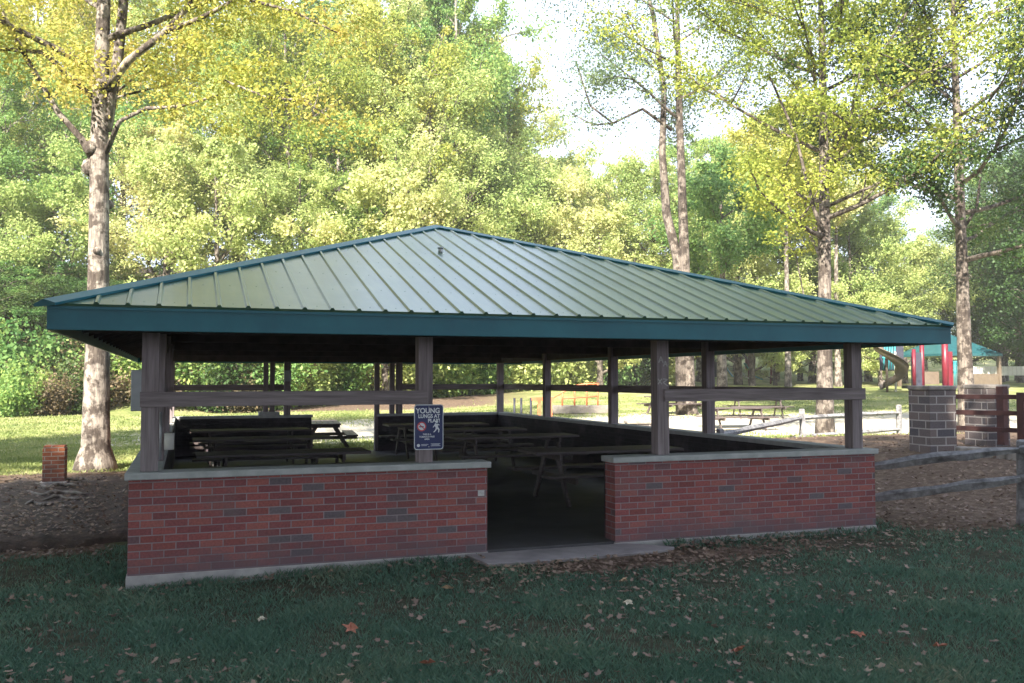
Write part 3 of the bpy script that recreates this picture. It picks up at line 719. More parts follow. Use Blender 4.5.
limb([cp(3.0, -1.6, 7.4), cp(3.9, -1.8, 7.0), cp(4.6, -2.0, 6.9), cp(5.3, -2.0, 6.4)], .035, .01, tipsz=2.2, nt_=3)
limb([cp(-.1, 0, 7.5), cp(-.9, -.6, 8.3), cp(-1.7, -.8, 8.3), cp(-2.6, -1, 8.8)], .09, .02, tipsz=2.6)
limb([cp(.1, 0, 6.9), cp(.28, .1, 8.5), cp(.35, .2, 10), cp(.6, .2, 12.5)], .17, .08, tipsz=2.6)
rq = random.Random(90)
for i in range(26):
    tips.append((cp(rq.uniform(-3.2, 5.2), rq.uniform(-2.2, 1.2), rq.uniform(6.9, 10.2)), rq.uniform(1.1, 2.4)))
T_A = make_tree('shade_tree', (xA, yA, zA), 'big pale barked tree with blotchy trunk at the left end of the pavilion', 'tree', br, tips, BARKL, L_YG, 100000, .074, .34, 5)
for (z_, a_, s_) in ((6.15, 2.6, .2), (6.5, 3.6, .16), (4.4, 4.6, .08), (5.4, .5, .09)):
    c_ = Vector((math.cos(a_)*.2, math.sin(a_)*.2, z_)); MB().tube([c_-Vector((0, 0, s_)), c_-Vector((0, 0, s_*.5)), c_, c_+Vector((0, 0, s_*.6)), c_+Vector((0, 0, s_))], [s_*.3, s_*.85, s_, s_*.8, s_*.2], 9).build('burl', BARKL, T_A)
rng = random.Random(4)
for (px0, px1, Z_, sc_) in ((38, 84, 14.6, 1.0), (30, 92, 13.6, 1.0), (44, 98, 13.0, .9), (26, 66, 12.4, .9), (62, 96, 12.0, .8), (52, 92, 15.4, .8)):
    pts = []; ph = rng.uniform(0, 6)
    for i in range(10):
        x, y = at(px0+(px1-px0)*i/9, Z_+.16*math.sin(i*1.15+ph)+rng.uniform(-.05, .05))
        pts.append(Vector((x-xA, y-yA, gz(x, y)-zA+.118+.022*math.sin(i*1.7+ph))))
    MB().tube(pts, [sc_*r_ for r_ in (.012, .022, .032, .028, .034, .027, .031, .024, .018, .008)], 7).build('surface_root', ROOTM, T_A)
# --- tall yellowing tree right of centre
rng = random.Random(23)
xB, yB = at(824, 27); br, tips = skeleton(rng, 18, .25, 5.4, 24, 5.2, lean=(.2, 0), subs=4, up=.38, flare=1.4)
limb([cp(.02, 0, 6.2), cp(-.25, -.1, 6.8), cp(-.5, -.1, 7.8), cp(-.8, -.2, 9.0), cp(-1.6, -.3, 10.8)], .10, .03, tipsz=2.6)
limb([cp(.1, 0, 6.9), cp(1.0, -.2, 7.3), cp(1.9, -.3, 7.7), cp(2.7, -.4, 8.6), cp(3.3, -.5, 9.2)], .085, .02, tipsz=2.8)
limb([cp(.05, 0, 7.9), cp(.6, .2, 9.0), cp(1.6, .2, 11.0), cp(2.2, .2, 12.0), cp(3.3, .2, 13.8)], .11, .03, tipsz=2.8, nt_=3)
limb([cp(-.02, 0, 3.2), cp(-.5, .2, 4.2), cp(-.75, .2, 5.6), cp(-1.4, .2, 6.0)], .04, .015, tipsz=1.8)
make_tree('shade_tree', (xB, yB, gz(xB, yB)), 'tall slim tree turning yellow, seen behind the right half of the roof', 'tree', br, tips, BARK, L_AUT, 56000, .10, .24, 6)
# --- dark tree behind the stone pillars
rng = random.Random(31)
xC, yC = at(966, 29); br, tips = skeleton(rng, 18, .26, 5.6, 26, 5.8, lean=(-.25, 0), subs=4, up=.3, flare=1.35, droop=.3)
limb([cp(0, 0, 6.6), cp(.5, .1, 7.3), cp(.7, .1, 8.6), cp(1.3, .1, 9.5)], .08, .02, tipsz=2.2)
make_tree('shade_tree', (xC, yC, gz(xC, yC)), 'dark leafy tree with straight trunk rising behind the two stone pillars', 'tree', br, tips, BARK, L_DRK, 82000, .10, .24, 8)
# --- twin stemmed airy tree above the roof
rng = random.Random(44)
xD, yD = at(689, 36); br, tips = skeleton(rng, 22, .27, 11, 13, 5.0, lean=(-.5, 0), subs=3, up=.75, flare=1.3, droop=.5)
limb([cp(-.28, 0, -.2), cp(-.30, 0, 3), cp(-.42, 0, 6.2), cp(-.85, 0, 8.0), cp(-1.0, 0, 10.5), cp(-.9, 0, 13), cp(-1.3, 0, 16), cp(-2, 0, 19)], .26, .06, 10, tipsz=2.8, nt_=3)
limb([cp(-.6, 0, 11.4), cp(-1.8, -.2, 12.2), cp(-3.0, -.3, 11.6), cp(-3.9, -.3, 12.3), cp(-4.4, -.4, 13.8)], .10, .03, tipsz=2.6, nt_=3)
limb([cp(-3.0, -.3, 11.6), cp(-3.8, -.4, 11.5), cp(-4.6, -.5, 11.9)], .05, .02, tipsz=1.8, nt_=2)
limb([cp(-.7, 0, 13.5), cp(-1.5, .2, 14.6), cp(-2.4, .2, 16.2)], .07, .03, tipsz=2.6)
make_tree('twin_stem_tree', (xD, yD, gz(xD, yD)), 'airy grey green tree with two stems above the middle of the right roof slope', 'tree', br, tips, BARK, L_WIL, 36000, .10, .40, 9)
# --- slim background trunks right
for (px, Z, H_, bole, lf, lab, seed, r_) in ((788, 58, 19, 10, L_YG, 'slender sunlit tree just left of the tall yellowing tree', 61, .21),
                                (722, 50, 13, 5.5, L_GRN, 'small tree with dark stub trunk between the twin stemmed tree and the slender tree', 62, .28),
                                (838, 60, 17, 10, L_BRT, 'pale trunked tree seen through the pavilion, right behind the yellowing tree', 63, .22)):
    rng = random.Random(seed); x, y = at(px, Z)
    br, tips = skeleton(rng, H_, r_, bole, 12, 3.6, subs=3, up=.5, flare=1.3)
    make_tree('shade_tree', (x, y, gz(x, y)), lab, 'tree', br, tips, BARKL if seed != 62 else BARK, lf, 20000, .18, .36, seed)
# --- prototypes for the woods behind
def proto(seed, H, R_, N_, leaf, size, bole=1.2, bark=BARK, up=.5, nl=30, rs=.25):
    N_ = int(N_*1.5); size *= .68
    rng = random.Random(seed); br, tips = skeleton(rng, H, H*.014+.05, bole, nl, R_, subs=6, up=up, flare=1.3, droop=.3); tips = [(c, s*rng.choice((.25, .5, 1, 1.3))) for c, s in tips if rng.random() < .8]
    return make_tree('woodland_tree', (0, 0, 0), 'tree', 'tree', br, tips, bark, leaf, N_, size, rs, seed, flat=.75, group='trees of the woods behind the meadow')
protos = {'lime': proto(101, 17, 4.6, 32000, L_BRT, .20), 'green': proto(102, 19, 4.4, 34000, L_GRN, .20, bole=3, up=.8, bark=BARKL), 'yellow': proto(103, 18, 4.6, 30000, L_YG, .20, bole=4, up=.8, bark=BARKL),
          'low': proto(104, 9, 3.8, 24000, L_BRT, .19, bole=.5, nl=18), 'gold': proto(105, 16, 4.0, 24000, L_AUT, .20, bole=3.5, up=.7), 'dark': proto(106, 15, 4.6, 30000, L_DRK, .21, bole=.8)}
used = set()
adj = {'lime': 'pale lime tree', 'green': 'green tree', 'yellow': 'yellow green tree', 'low': 'low bushy lime tree', 'gold': 'golden autumn tree', 'dark': 'dark shaded tree'}
def place(kind, px, Z, top, where, wid=1.0, roty=None):
    """stand a woodland tree in column px, Z metres off, its top at picture row top"""
    x, y = at(px, Z); z = gz(x, y); Hs = CZ+(379.7-top)/F_PX*Z-z
    src = protos[kind]; H0 = {'lime': 17, 'green': 19, 'yellow': 18, 'low': 9, 'gold': 16, 'dark': 15}[kind]
    t = src if kind not in used else copy_tree(src); used.add(kind)
    s = Hs/H0; w = (s+1)/2*wid
    t.location = (x, y, z-.1); t.scale = (w, w, s); t.rotation_euler.z = RND.uniform(0, 6.28) if roty is None else roty
    t['label'] = adj[kind]+' '+where; return t
# left wood, front row on the slope
rows = [
 ('lime', -70, 50, 60, 'at the far left edge of the woods'), ('green', -10, 48, 30, 'at the left border of the photo, behind the hillside brush'),
 ('green', 48, 54, 10, 'left of the big pale trunk, tall on the slope'), ('low', 60, 47, 170, 'below the taller ones, left of the big pale trunk'),
 ('green', 120, 50, 50, 'directly behind the big pale trunk'), ('lime', 165, 47, 105, 'just right of the big pale trunk'),
 ('low', 215, 46, 130, 'above the left end of the roof'), ('green', 235, 55, 20, 'tall above the left roof slope'), ('yellow', 285, 52, -10, 'leaning over the left roof slope, reaching the top of the photo'),
 ('lime', 300, 47, 150, 'low over the middle of the left roof slope'), ('green', 340, 50, 95, 'midway between the left roof corner and the peak'), ('yellow', 385, 54, -5, 'tall behind the left roof slope, near the peak'),
 ('low', 385, 47, 165, 'low and bushy, left of the roof peak'), ('lime', 430, 52, 60, 'straight above the roof peak'), ('green', 462, 60, 15, 'tall at the left edge of the sky gap'),
 ('lime', 470, 55, 110, 'just right of the roof peak'), ('low', 505, 58, 150, 'under the left part of the sky gap'), ('lime', 505, 66, 95, 'on the left rim of the sky gap, half height'),
 ('low', 548, 60, 165, 'under the middle of the sky gap'), ('lime', 590, 64, 168, 'under the right part of the sky gap'), ('low', 565, 72, 150, 'farthest back under the sky gap'),
 ('green', 622, 62, 150, 'left of the twin stemmed tree'), ('low', 600, 56, 200, 'low in front, below the sky gap'),
 ('lime', 655, 58, 140, 'behind the twin stemmed tree, on its left'), ('green', 700, 68, 120, 'behind the twin stemmed tree, on its right'), ('lime', 738, 64, 130, 'between the twin stemmed tree and the slender tree'),
 ('low', 690, 60, 215, 'low behind the twin stems'), ('low', 752, 62, 205, 'low above the right roof slope'), ('yellow', 775, 72, 100, 'behind the slender sunlit tree'), ('lime', 812, 68, 150, 'behind the tall yellowing tree'),
 ('low', 850, 64, 205, 'low, right of the yellowing tree trunk'), ('green', 868, 74, 175, 'under the long limb of the yellowing tree'), ('low', 905, 66, 235, 'below the small right hand sky gap'), ('lime', 925, 84, 240, 'far off below the right hand sky gap'),
 ('green', 1000, 72, 150, 'behind the dark leafy tree, right of the right hand sky gap'), ('dark', 1020, 68, 190, 'at the right border behind the gazebo'), ('dark', 965, 72, 255, 'behind the gazebo roof'),
 ('dark', 1050, 58, 130, 'beyond the right border of the photo'), ('dark', 1000, 70, 230, 'in deep shade right of the gazebo'), ('green', 1100, 60, 60, 'far beyond the right border'),
 ('green', -40, 66, -60, 'on the upper slope at the far left'), ('yellow', 30, 68, -50, 'on the upper slope above the hillside brush'), ('gold', 100, 66, -40, 'on the upper slope behind the big pale trunk'),
 ('green', 170, 64, -50, 'on the upper slope, right of the big pale trunk'), ('yellow', 240, 68, -40, 'on the upper slope above the left roof slope'), ('green', 320, 64, -30, 'on the upper slope, high over the left roof slope'),
 ('green', 452, 57, -45, 'tall left of the sky gap, reaching over the photo'), ('yellow', 478, 62, 10, 'slim one on the left rim of the sky gap'), ('lime', 410, 60, -40, 'tall, up and left of the peak'),
 ('low', 775, 63, 300, 'at the path end, left of the pale trunk'), ('low', 860, 70, 305, 'between pale trunk and slide'), ('lime', 800, 74, 250, 'far behind the pale trunked tree'),
 ('gold', 365, 70, -20, 'on the upper slope left of the peak'), ('green', 425, 66, -15, 'on the upper slope above the peak'),
 ('low', 880, 60, 290, 'behind the spiral slide'), ('low', 820, 66, 300, 'behind the pale trunked tree'), ('dark', 2, 44, 262, 'small one on the hillside at the left photo border'), ('green', 44, 45, 250, 'small one on the hillside below the roof corner'), ('dark', 78, 46, 268, 'small one just left of the pale trunk'),
 ('dark', 150, 45, 290, 'small one seen past the corner post'), ('green', 190, 44, 300, 'small one in the left bay of the pavilion'), ('dark', 232, 45, 296, 'small one left of the twin rear posts'), ('low', 300, 45, 290, 'small one over the left end of the rear opening'),
 ('dark', 1065, 54, 100, 'nearest one at the right photo border'), ('dark', 1005, 74, 215, 'right beside the gazebo roof'), ('dark', 1018, 76, 180, 'far back at the right photo border'),
 ('dark', 735, 75, 300, 'in shade behind the swings'),
]
for r_ in rows: place(*r_[:4], r_[4])
# understorey shrubs
def shrub_proto(seed, leaf, N_, size, h, r_):
    rng = random.Random(seed); br = []; tips = []
    for k in range(11):
        a = rng.uniform(0, 6.28); ln = rng.uniform(.4, 1.25)*h; d = Vector((math.cos(a)*.6*r_/h, math.sin(a)*.6*r_/h, 1)).normalized()
        pts = [Vector((0, 0, -.1))+d*ln*i/4+Vector((rng.uniform(-.16, .16), rng.uniform(-.16, .16), 0))*i for i in range(5)]
        br.append((pts, [.035, .028, .02, .014, .008], 5)); tips += [(pts[-1], r_*1.1), (pts[2], r_*1.2), (pts[3], r_*1.2), (pts[1], r_*.9)]
    t = empty('woodland_shrub', (0, 0, 0), 'shrub', 'shrub', 'shrubs along the foot of the woods')
    obj('stems', branch_mesh(br, 'stems', BARK, rng), t); obj('foliage', leaves_mesh('foliage', tips, N_, size, .42, leaf, seed, .8, spill=.6), t); return t
sp = {'green': shrub_proto(201, L_GRN, 5200, .15, 2.2, 1.3), 'lime': shrub_proto(202, L_BRT, 5200, .15, 2.4, 1.4), 'brown': shrub_proto(203, L_BRN, 4200, .13, 1.8, 1.2), 'dark': shrub_proto(204, L_DRK, 5200, .14, 2.4, 1.3)}
usedS = set()
shr = []
k = 0
for (px, Z, kd, s) in [(8, 41, 'green', 1.3), (40, 42, 'brown', 1.2), (70, 43, 'green', 1.2), (-20, 41, 'green', 1.4), (20, 45, 'brown', 1.5), (60, 46, 'brown', 1.3), (92, 44, 'lime', 1.2), (30, 50, 'green', 1.3), (0, 49, 'dark', 1.4), (125, 44, 'lime', 1.3),
                     (150, 44, 'lime', 1.4), (182, 43, 'dark', 1.1), (205, 44, 'brown', 1.2), (230, 45, 'brown', 1.3), (258, 44, 'lime', 1.2), (285, 45, 'brown', 1.2), (312, 46, 'lime', 1.3), (345, 47, 'green', 1.3), (378, 48, 'lime', 1.4), (410, 49, 'lime', 1.3), (445, 51, 'green', 1.4),
                     (480, 53, 'green', 1.4), (512, 55, 'lime', 1.6), (545, 57, 'lime', 1.6), (580, 59, 'lime', 1.5), (612, 60, 'green', 1.6), (640, 61, 'dark', 1.5), (668, 62, 'lime', 1.5), (10, 44, 'brown', 1.1), (55, 40, 'brown', 1.0), (110, 41, 'brown', 1.1), (138, 42, 'green', 1.2), (165, 41, 'brown', 1.1), (195, 42, 'green', 1.2), (222, 42, 'dark', 1.1), (245, 42, 'brown', 1.1), (272, 43, 'green', 1.2), (50, 39, 'brown', .8), (15, 38, 'green', .8), (85, 40, 'dark', .9), (-5, 53, 'brown', 1.6), (75, 52, 'dark', 1.3)]:
    o = sp[kd] if kd not in usedS else copy_tree(sp[kd]); usedS.add(kd)
    x, y = at(px, Z); o.location = (x, y, gz(x, y)); o.scale = (s, s, s*RND.uniform(.9, 1.15)); o.rotation_euler.z = RND.uniform(0, 6)
    colr = {'green': 'green', 'lime': 'pale lime', 'brown': 'dry brown', 'dark': 'dark green'}[kd]
    if px < 100:
        where = 'on the far left hillside, ' + {8: 'lowest beside the grass', 40: 'midway below the roof corner', 70: 'just left of the big trunk', -20: 'at the photo border', 20: 'above the first row', 60: 'higher up beside the trunk', 92: 'behind the big trunk', 30: 'highest on the slope', 0: 'high near the photo border', 50: 'small one behind the brick pier', 15: 'small one nearest the lawn', 85: 'small one touching the trunk in view', -5: 'topmost near the border', 75: 'topmost near the trunk', 10: 'second one up from the lawn', 55: 'nearer one left of the trunk'}[px]
    else:
        where = 'at the woods edge '
        where += {110: 'right beside the big trunk', 138: 'behind the grey meter box', 165: 'nearer one past the corner post', 195: 'nearest the lawn in the left bay', 222: 'dark one in the left bay', 245: 'left of the twin rear posts', 272: 'right of the twin rear posts', 125: 'beside the big trunk', 150: 'behind the left corner post', 182: 'first past the corner post', 205: 'second past the corner post', 230: 'third past the corner post', 258: 'behind the twin rear posts', 285: 'behind the post with the box', 312: 'above the left end of the rear opening', 345: 'above the middle of the rear opening', 378: 'above the right end of the rear opening', 410: 'beside the sign post', 445: 'first one', 480: 'second one', 512: 'behind the rear right corner post', 545: 'behind the second side post', 580: 'between the second and third side posts', 612: 'behind the third side post', 640: 'left of the marked post', 668: 'right of the marked post'}[px]
    o['label'] = f'{colr} shrub {where}'

# --- trees standing beside and behind the camera; they shade pavilion and lawn
rng = random.Random(77)
def shader(i, x, y, H, R_, src=None):
    if src is None:
        br, tips = skeleton(random.Random(300+i), H, .3, 4.6, 24, R_, subs=4, up=.45, flare=1.5)
        return make_tree('shade_tree', (x, y, gz(x, y)), 'big tree beside the viewer, outside the photo', 'tree', br, tips, BARK, L_GRN, 34000, .24, .36, 300+i, group='trees around the viewer')
    t = copy_tree(src); t.location = (x, y, gz(x, y)); t.rotation_euler.z = rng.uniform(0, 6); s = H/18; t.scale = (s, s, s); return t
S0 = shader(0, -5.8, -6.6, 18, 5.2)
for i, (x, y, H_) in enumerate([(-14.0, -10.0, 19), (-7.5, -11, 19), (-2.5, -15.5, 20), (3.6, -14.5, 20), (-12, -17.5, 21), (-19, -14, 21), (-6, -21.5, 21), (12, -17, 18), (-21, -6.5, 19), (20, -14, 17), (0, -25, 22), (-11.5, 10, 15), (-15.5, 3.5, 16)]):
    shader(i+1, x, y, H_, 0, S0)
lab = ['nearest to the left end of the pavilion', 'left of the viewer, second row', 'close behind the viewer on the left', 'behind the viewer, slightly left', 'behind the viewer, slightly right', 'farther behind on the left', 'far left and behind', 'far behind, left of centre', 'behind on the right', 'farthest to the left', 'far behind on the right', 'farthest behind the viewer', 'beside the left meadow', 'left of the dirt bed']
for i, t in enumerate([o for o in col.objects if o.get('group') == 'trees around the viewer']): t['label'] = 'big shade tree outside the photo, '+lab[i]

# ---------------------------------------------------------------- grass, litter
def scatter(n, area, seed):
    """n points with density falling with distance"""
    r = np.random.default_rng(seed); X = []; Y = []
    while sum(len(a) for a in X) < n:
        px = r.uniform(-330, 1400, n); Z = 1/r.uniform(1/area[1], 1/area[0], n) if area[2] else r.uniform(area[0], area[1], n)
        Xc_ = (px-512)/F_PX*Z; x = CX+math.sin(YAW)*Z+math.cos(YAW)*Xc_; y = CY+math.cos(YAW)*Z-math.sin(YAW)*Xc_
        ok = ~((x > -.04) & (x < W+.04) & (y > -.04) & (y < L+.04)) & ~((x > 3.3) & (x < 5.4) & (y > -.58) & (y < 0))
        X.append(x[ok]); Y.append(y[ok])
    return np.concatenate(X)[:n], np.concatenate(Y)[:n], r
def blades(name, n, area, seed, h, w, mat, keep, label):
    x, y, r = scatter(n, area, seed); kp = keep(x, y, r); x, y = x[kp], y[kp]; n = len(x)
    z = g(x, y)-.005; a = r.uniform(0, 6.283, n); hh = h*r.uniform(.5, 1.3, n)*(1+.45*np.sin(x*3.1+2*np.sin(y*2.3))*np.sin(y*3.7+1.5*np.sin(x*2.9))); ww = w*r.uniform(.7, 1.3, n)
    Zd = (x-CX)*math.sin(YAW)+(y-CY)*math.cos(YAW); ww = ww*np.clip(Zd/8, .8, 4); 
    lx, ly = r.normal(0, .45, n)*hh, r.normal(0, .45, n)*hh
    V = np.stack([np.stack([x-np.cos(a)*ww, y-np.sin(a)*ww, z], -1), np.stack([x+np.cos(a)*ww, y+np.sin(a)*ww, z], -1), np.stack([x+lx*.4+np.cos(a)*ww*.8, y+ly*.4+np.sin(a)*ww*.8, z+hh*.6], -1), np.stack([x+lx, y+ly, z+hh], -1)], 1).reshape(-1, 3)
    o = bpy.data.objects.new(name, quadmesh(name, V, mat)); col.objects.link(o); return tag(o, label, 'grass', kind='stuff')
def keepL(x, y, r):
    d = dirtmask(x, y); n_ = np.sin(x*2.1+1.3*np.sin(y*1.7))*np.sin(y*2.6+1.1*np.sin(x*1.9))
    return (r.random(len(x)) > d*1.3) & (r.random(len(x)) < np.clip(.72+.5*n_+.25*np.sin(x*5.3+y*4.1), .12, 1)) & ~((x < 0) & (y > 1.9)) & (y < 3.5)
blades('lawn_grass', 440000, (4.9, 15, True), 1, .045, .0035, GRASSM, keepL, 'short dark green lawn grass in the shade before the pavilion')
def keepM(x, y, r):
    d = dirtmask(x, y); X_ = (x-CX)*math.cos(YAW)-(y-CY)*math.sin(YAW); Z_ = (x-CX)*math.sin(YAW)+(y-CY)*math.cos(YAW); sd_ = np.exp(-((Z_-31-X_*.12)/5.0)**2)*ss(-16, -9, X_)*(1-ss(20, 34, X_))
    return (r.random(len(x)) > d*1.4) & (r.random(len(x)) > sd_*1.1) & ((y > 5) | (x > 12)) & ~((x > 8) & (y < 7.5)) & ~((x < 0) & (y < 8.5))
blades('meadow_grass', 310000, (14, 46, True), 2, .06, .006, MEADG, keepM, 'sunlit yellow green meadow grass behind and beside the pavilion')
def litter(name, n, area, seed, size, keep, label):
    x, y, r = scatter(n, area, seed); kp = keep(x, y, r); x, y = x[kp], y[kp]; n = len(x); z = g(x, y)+.03*r.random(n)+np.where((x < -.1) & (y > 2) & (y < 9), .13, 0)+.012
    s = size*r.uniform(.45, 1.35, n)[:, None]; nr = np.stack([r.normal(0, .35, n), r.normal(0, .35, n), np.ones(n)], -1); nr /= np.linalg.norm(nr, axis=1)[:, None]
    a = np.cross(nr, r.normal(size=(n, 3))); a /= np.linalg.norm(a, axis=1)[:, None]; b_ = np.cross(nr, a); p = np.stack([x, y, z], -1); cu = r.uniform(.0, .5, (n, 1))
    # lobed six point leaf
    ring_ = [(-.5, 0, 0), (-.15, -.42, .3), (.1, -.2, .1), (.55, -.25, .35), (.35, .05, 0), (.5, .35, .3), (.02, .22, .1), (-.2, .40, .3)]
    V = np.stack([p+a*s*u_+b_*s*w_+nr*s*h_*cu for u_, w_, h_ in ring_], 1).reshape(-1, 3)
    o = bpy.data.objects.new(name, quadmesh(name, V, LITTER, 8)); col.objects.link(o); return tag(o, label, 'leaves', kind='stuff')
def keepF(x, y, r):
    d = dirtmask(x, y); cl = np.sin(x*1.3+np.sin(y*2.1))*np.sin(y*1.7+np.sin(x*1.1)); dens = .013+.04*(cl > .2)+.8*np.clip(d*1.5, 0, 1)+.28*np.exp(-((x-4.6)**2/2.2+(y+1.5)**2/2))+.3*np.exp(-((y+.15)/.14)**2)
    return (r.random(len(x)) < dens) & (y < 9)
litter('fallen_leaves', 60000, (5, 24, True), 5, .05, keepF, 'brown fallen leaves scattered over lawn and dirt')
def one_leaf(px, Z, size, mat, lab, seed):
    rng = random.Random(seed); x, y = at(px, Z); z = gz(x, y)+.045; n = 10; vs = [(0, 0, .0)]
    for i in range(n):
        a = 2*math.pi*i/n; r_ = size*(.52 if i % 2 == 0 else .27)*rng.uniform(.85, 1.15); vs.append((r_*math.cos(a), r_*math.sin(a), .012*(i % 2)+.18*size*rng.random()))
    o = MB().add(vs, [(0, 1+i, 1+(i+1) % n) for i in range(n)]).add([(v_[0], v_[1], v_[2]-.002) for v_ in vs], [(0, 1+(i+1) % n, 1+i) for i in range(n)]).build('fallen_leaf', mat)
    o.location = (x, y, z); o.rotation_euler = (rng.uniform(-.35, .35), rng.uniform(-.35, .35), rng.uniform(0, 6)); tag(o, lab, 'leaf', 'single large leaves on the lawn')
for a in ((449, 7.75, .115, LEAFT, 'large tan leaf standing in the grass below the front brick wall end', 1), (352, 6.55, .12, LEAFR, 'large rust coloured leaf flat on the lawn, left of centre', 2),
          (428, 5.75, .10, LEAFR, 'rust coloured leaf at the bottom edge of the lawn', 3), (853, 6.35, .12, LEAFR, 'curled rust leaf on the dark lawn at the right', 4), (735, 6.0, .10, LEAFR, 'brown leaf near the bottom edge, right of centre', 5),
          (627, 7.2, .09, LEAFP, 'pale cream leaf on the lawn below the entrance', 6), (622, 8.0, .085, LEAFT, 'tan leaf by the leaf strewn edge of the apron', 7), (264, 6.9, .07, LEAFP, 'small pale leaf on the lawn under the left brick wall', 8), (935, 6.1, .10, LEAFR, 'brown leaf on the lawn near the right border', 9)):
    one_leaf(*a)

# ---------------------------------------------------------------- fences, pillars, gate
def splitrail(name, lab, posts, rails, ph=1.0, pr=.075, rr=.055):
    """posts: list of (x,y,ztop) ; rails: list of (p,q)"""
    t = empty(name, (posts[0][0], posts[0][1], gz(posts[0][0], posts[0][1])), lab, 'fence'); o_ = Vector(t.location); rng = random.Random(len(lab))
    for (x, y, zt) in posts:
        zb = gz(x, y)-.15; m = MB(); m.tube([Vector((x, y, zb))-o_, Vector((x+.01, y, (zb+zt)/2))-o_, Vector((x, y, zt-.02))-o_, Vector((x, y, zt))-o_], [pr*1.05, pr, pr*.95, pr*.7], 6, True, .16, rng); m.sm = [False]*len(m.f)
        m.build('fence_post', FENCEW, t)
    for p, q in rails:
        p, q = Vector(p)-o_, Vector(q)-o_; m = MB(); pts = [p.lerp(q, i/6)+Vector((0, rng.uniform(-.012, .012), rng.uniform(-.012, .012))) for i in range(7)]
        m.tube(pts, [rr*.75, rr, rr*1.1, rr*1.05, rr*1.12, rr, rr*.7], 5, True, .28, rng); m.sm = [False]*len(m.f); m.build('fence_rail', FENCEW, t)
    return t
def w3(px, py, Z):
    x, y = at(px, Z); return (x, y, CZ+(379.7-py)/F_PX*Z)
a = w3(862, 467, 11.7); b_ = w3(1018, 449.5, 11.2); c = w3(862, 498, 11.7); d = w3(1018, 478, 11.2)
e = w3(1100, 446, 10.6); f = w3(1100, 480, 10.6)
splitrail('split_rail_fence', 'grey split rail fence with two rails between the right brick wall and the photo border', [w3(1020, 440, 11.25), w3(1108, 436, 10.55)], [(a, b_), (c, d), (b_, e), (d, f)], rr=.062, pr=.08)
P1, P2, P3, P4 = w3(718, 434, 16.4), w3(801, 418, 22.9), w3(898, 413, 26), w3(925, 408, 28)
posts = [(P2[0], P2[1], w3(802, 409, 22.9)[2]), (P3[0], P3[1], w3(898, 405, 26)[2]), (P1[0]+.02, P1[1], P1[2]+.1)]
dz = Vector((0, 0, .45))
splitrail('split_rail_fence', 'sunlit split rail fence running from the pavilion side past the yellowing tree', posts, [(P1, P2), (P2, P3), (Vector(P1)-dz, Vector(P2)-dz*1.05), (Vector(P2)-dz*1.05, Vector(P3)-dz*1.05)], pr=.085, rr=.06)
def pillar(px0, px1, top, Z, lab):
    x, y = at((px0+px1)/2, Z); w = (px1-px0)/F_PX*Z*.77; zt = CZ+(379.7-top)/F_PX*Z; zb = gz(x, y)
    t = empty('stone_pillar', (x, y, zb), lab, 'pillar', 'stone gate pillars', -.10); h = zt-zb
    rng = random.Random(px0); MB().box((-w/2, -w/2, -.3), (w/2, w/2, h-.085)).build('shaft', PILLAR, t, .015)
    MB().box((-w/2-.012, -w/2-.012, h-.083), (w/2+.012, w/2+.012, h)).build('cap_stone', STONE, t, .02); return t
pl1 = pillar(911, 951, 386, 16.4, 'grey block pillar on the left of the wooden gate'); pl2 = pillar(967, 1004, 385, 17.8, 'grey block pillar on the right of the wooden gate')
gt = empty('wooden_gate', (*at(948, 16.6), gz(*at(948, 16.6))), 'dark red wooden gate rails and post between and beyond the two block pillars', 'gate'); go_ = Vector(gt.location)
def G(mb, name): 
    mb.build(name, REDWOOD, gt, .006)
def rel(p): return Vector(p)-go_
G(MB().beam(rel(w3(950, 452, 16.3)), rel(w3(950, 388, 16.3)), .12, .12, (1, 0, 0)), 'gate_post')
G(MB().beam(rel(w3(1001, 445, 17.3)), rel(w3(1001, 387, 17.3)), .16, .12, (1, 0, 0)), 'gate_post')
G(MB().beam(rel(w3(1021, 470, 16.3)), rel(w3(1021, 393, 16.3)), .14, .12, (1, 0, 0)), 'gate_post')
for (ya_, yb_) in ((397, 397.5), (412.5, 414), (428, 431)):
    G(MB().beam(rel(w3(951, ya_, 16.45)), rel(w3(1022, yb_, 16.45)), .045, .085), 'gate_rail')
    G(MB().beam(rel(w3(1022, yb_, 16.3)), rel(w3(1110, yb_+2, 15.2)), .045, .085), 'gate_rail')
# kerb stones beneath the gate
cst = empty('kerb_log', (*at(985, 15.3), gz(*at(985, 15.3))), 'pale stone kerb on the ground in front of the wooden gate', 'kerb'); k_ = Vector(cst.location)
m = MB(); q0 = Vector((*at(955, 15.6), 0)); q1 = Vector((*at(1040, 15.0), 0))
for i in range(7):
    c_ = q0.lerp(q1, (i+.5)/7); m.cbox((c_.x-k_.x, c_.y-k_.y, gz(c_.x, c_.y)-k_.z+.05), (.20, .2, .2), -YAW+RND.uniform(-.08, .08))
m.build('kerb_stones', STONE, cst, .03)

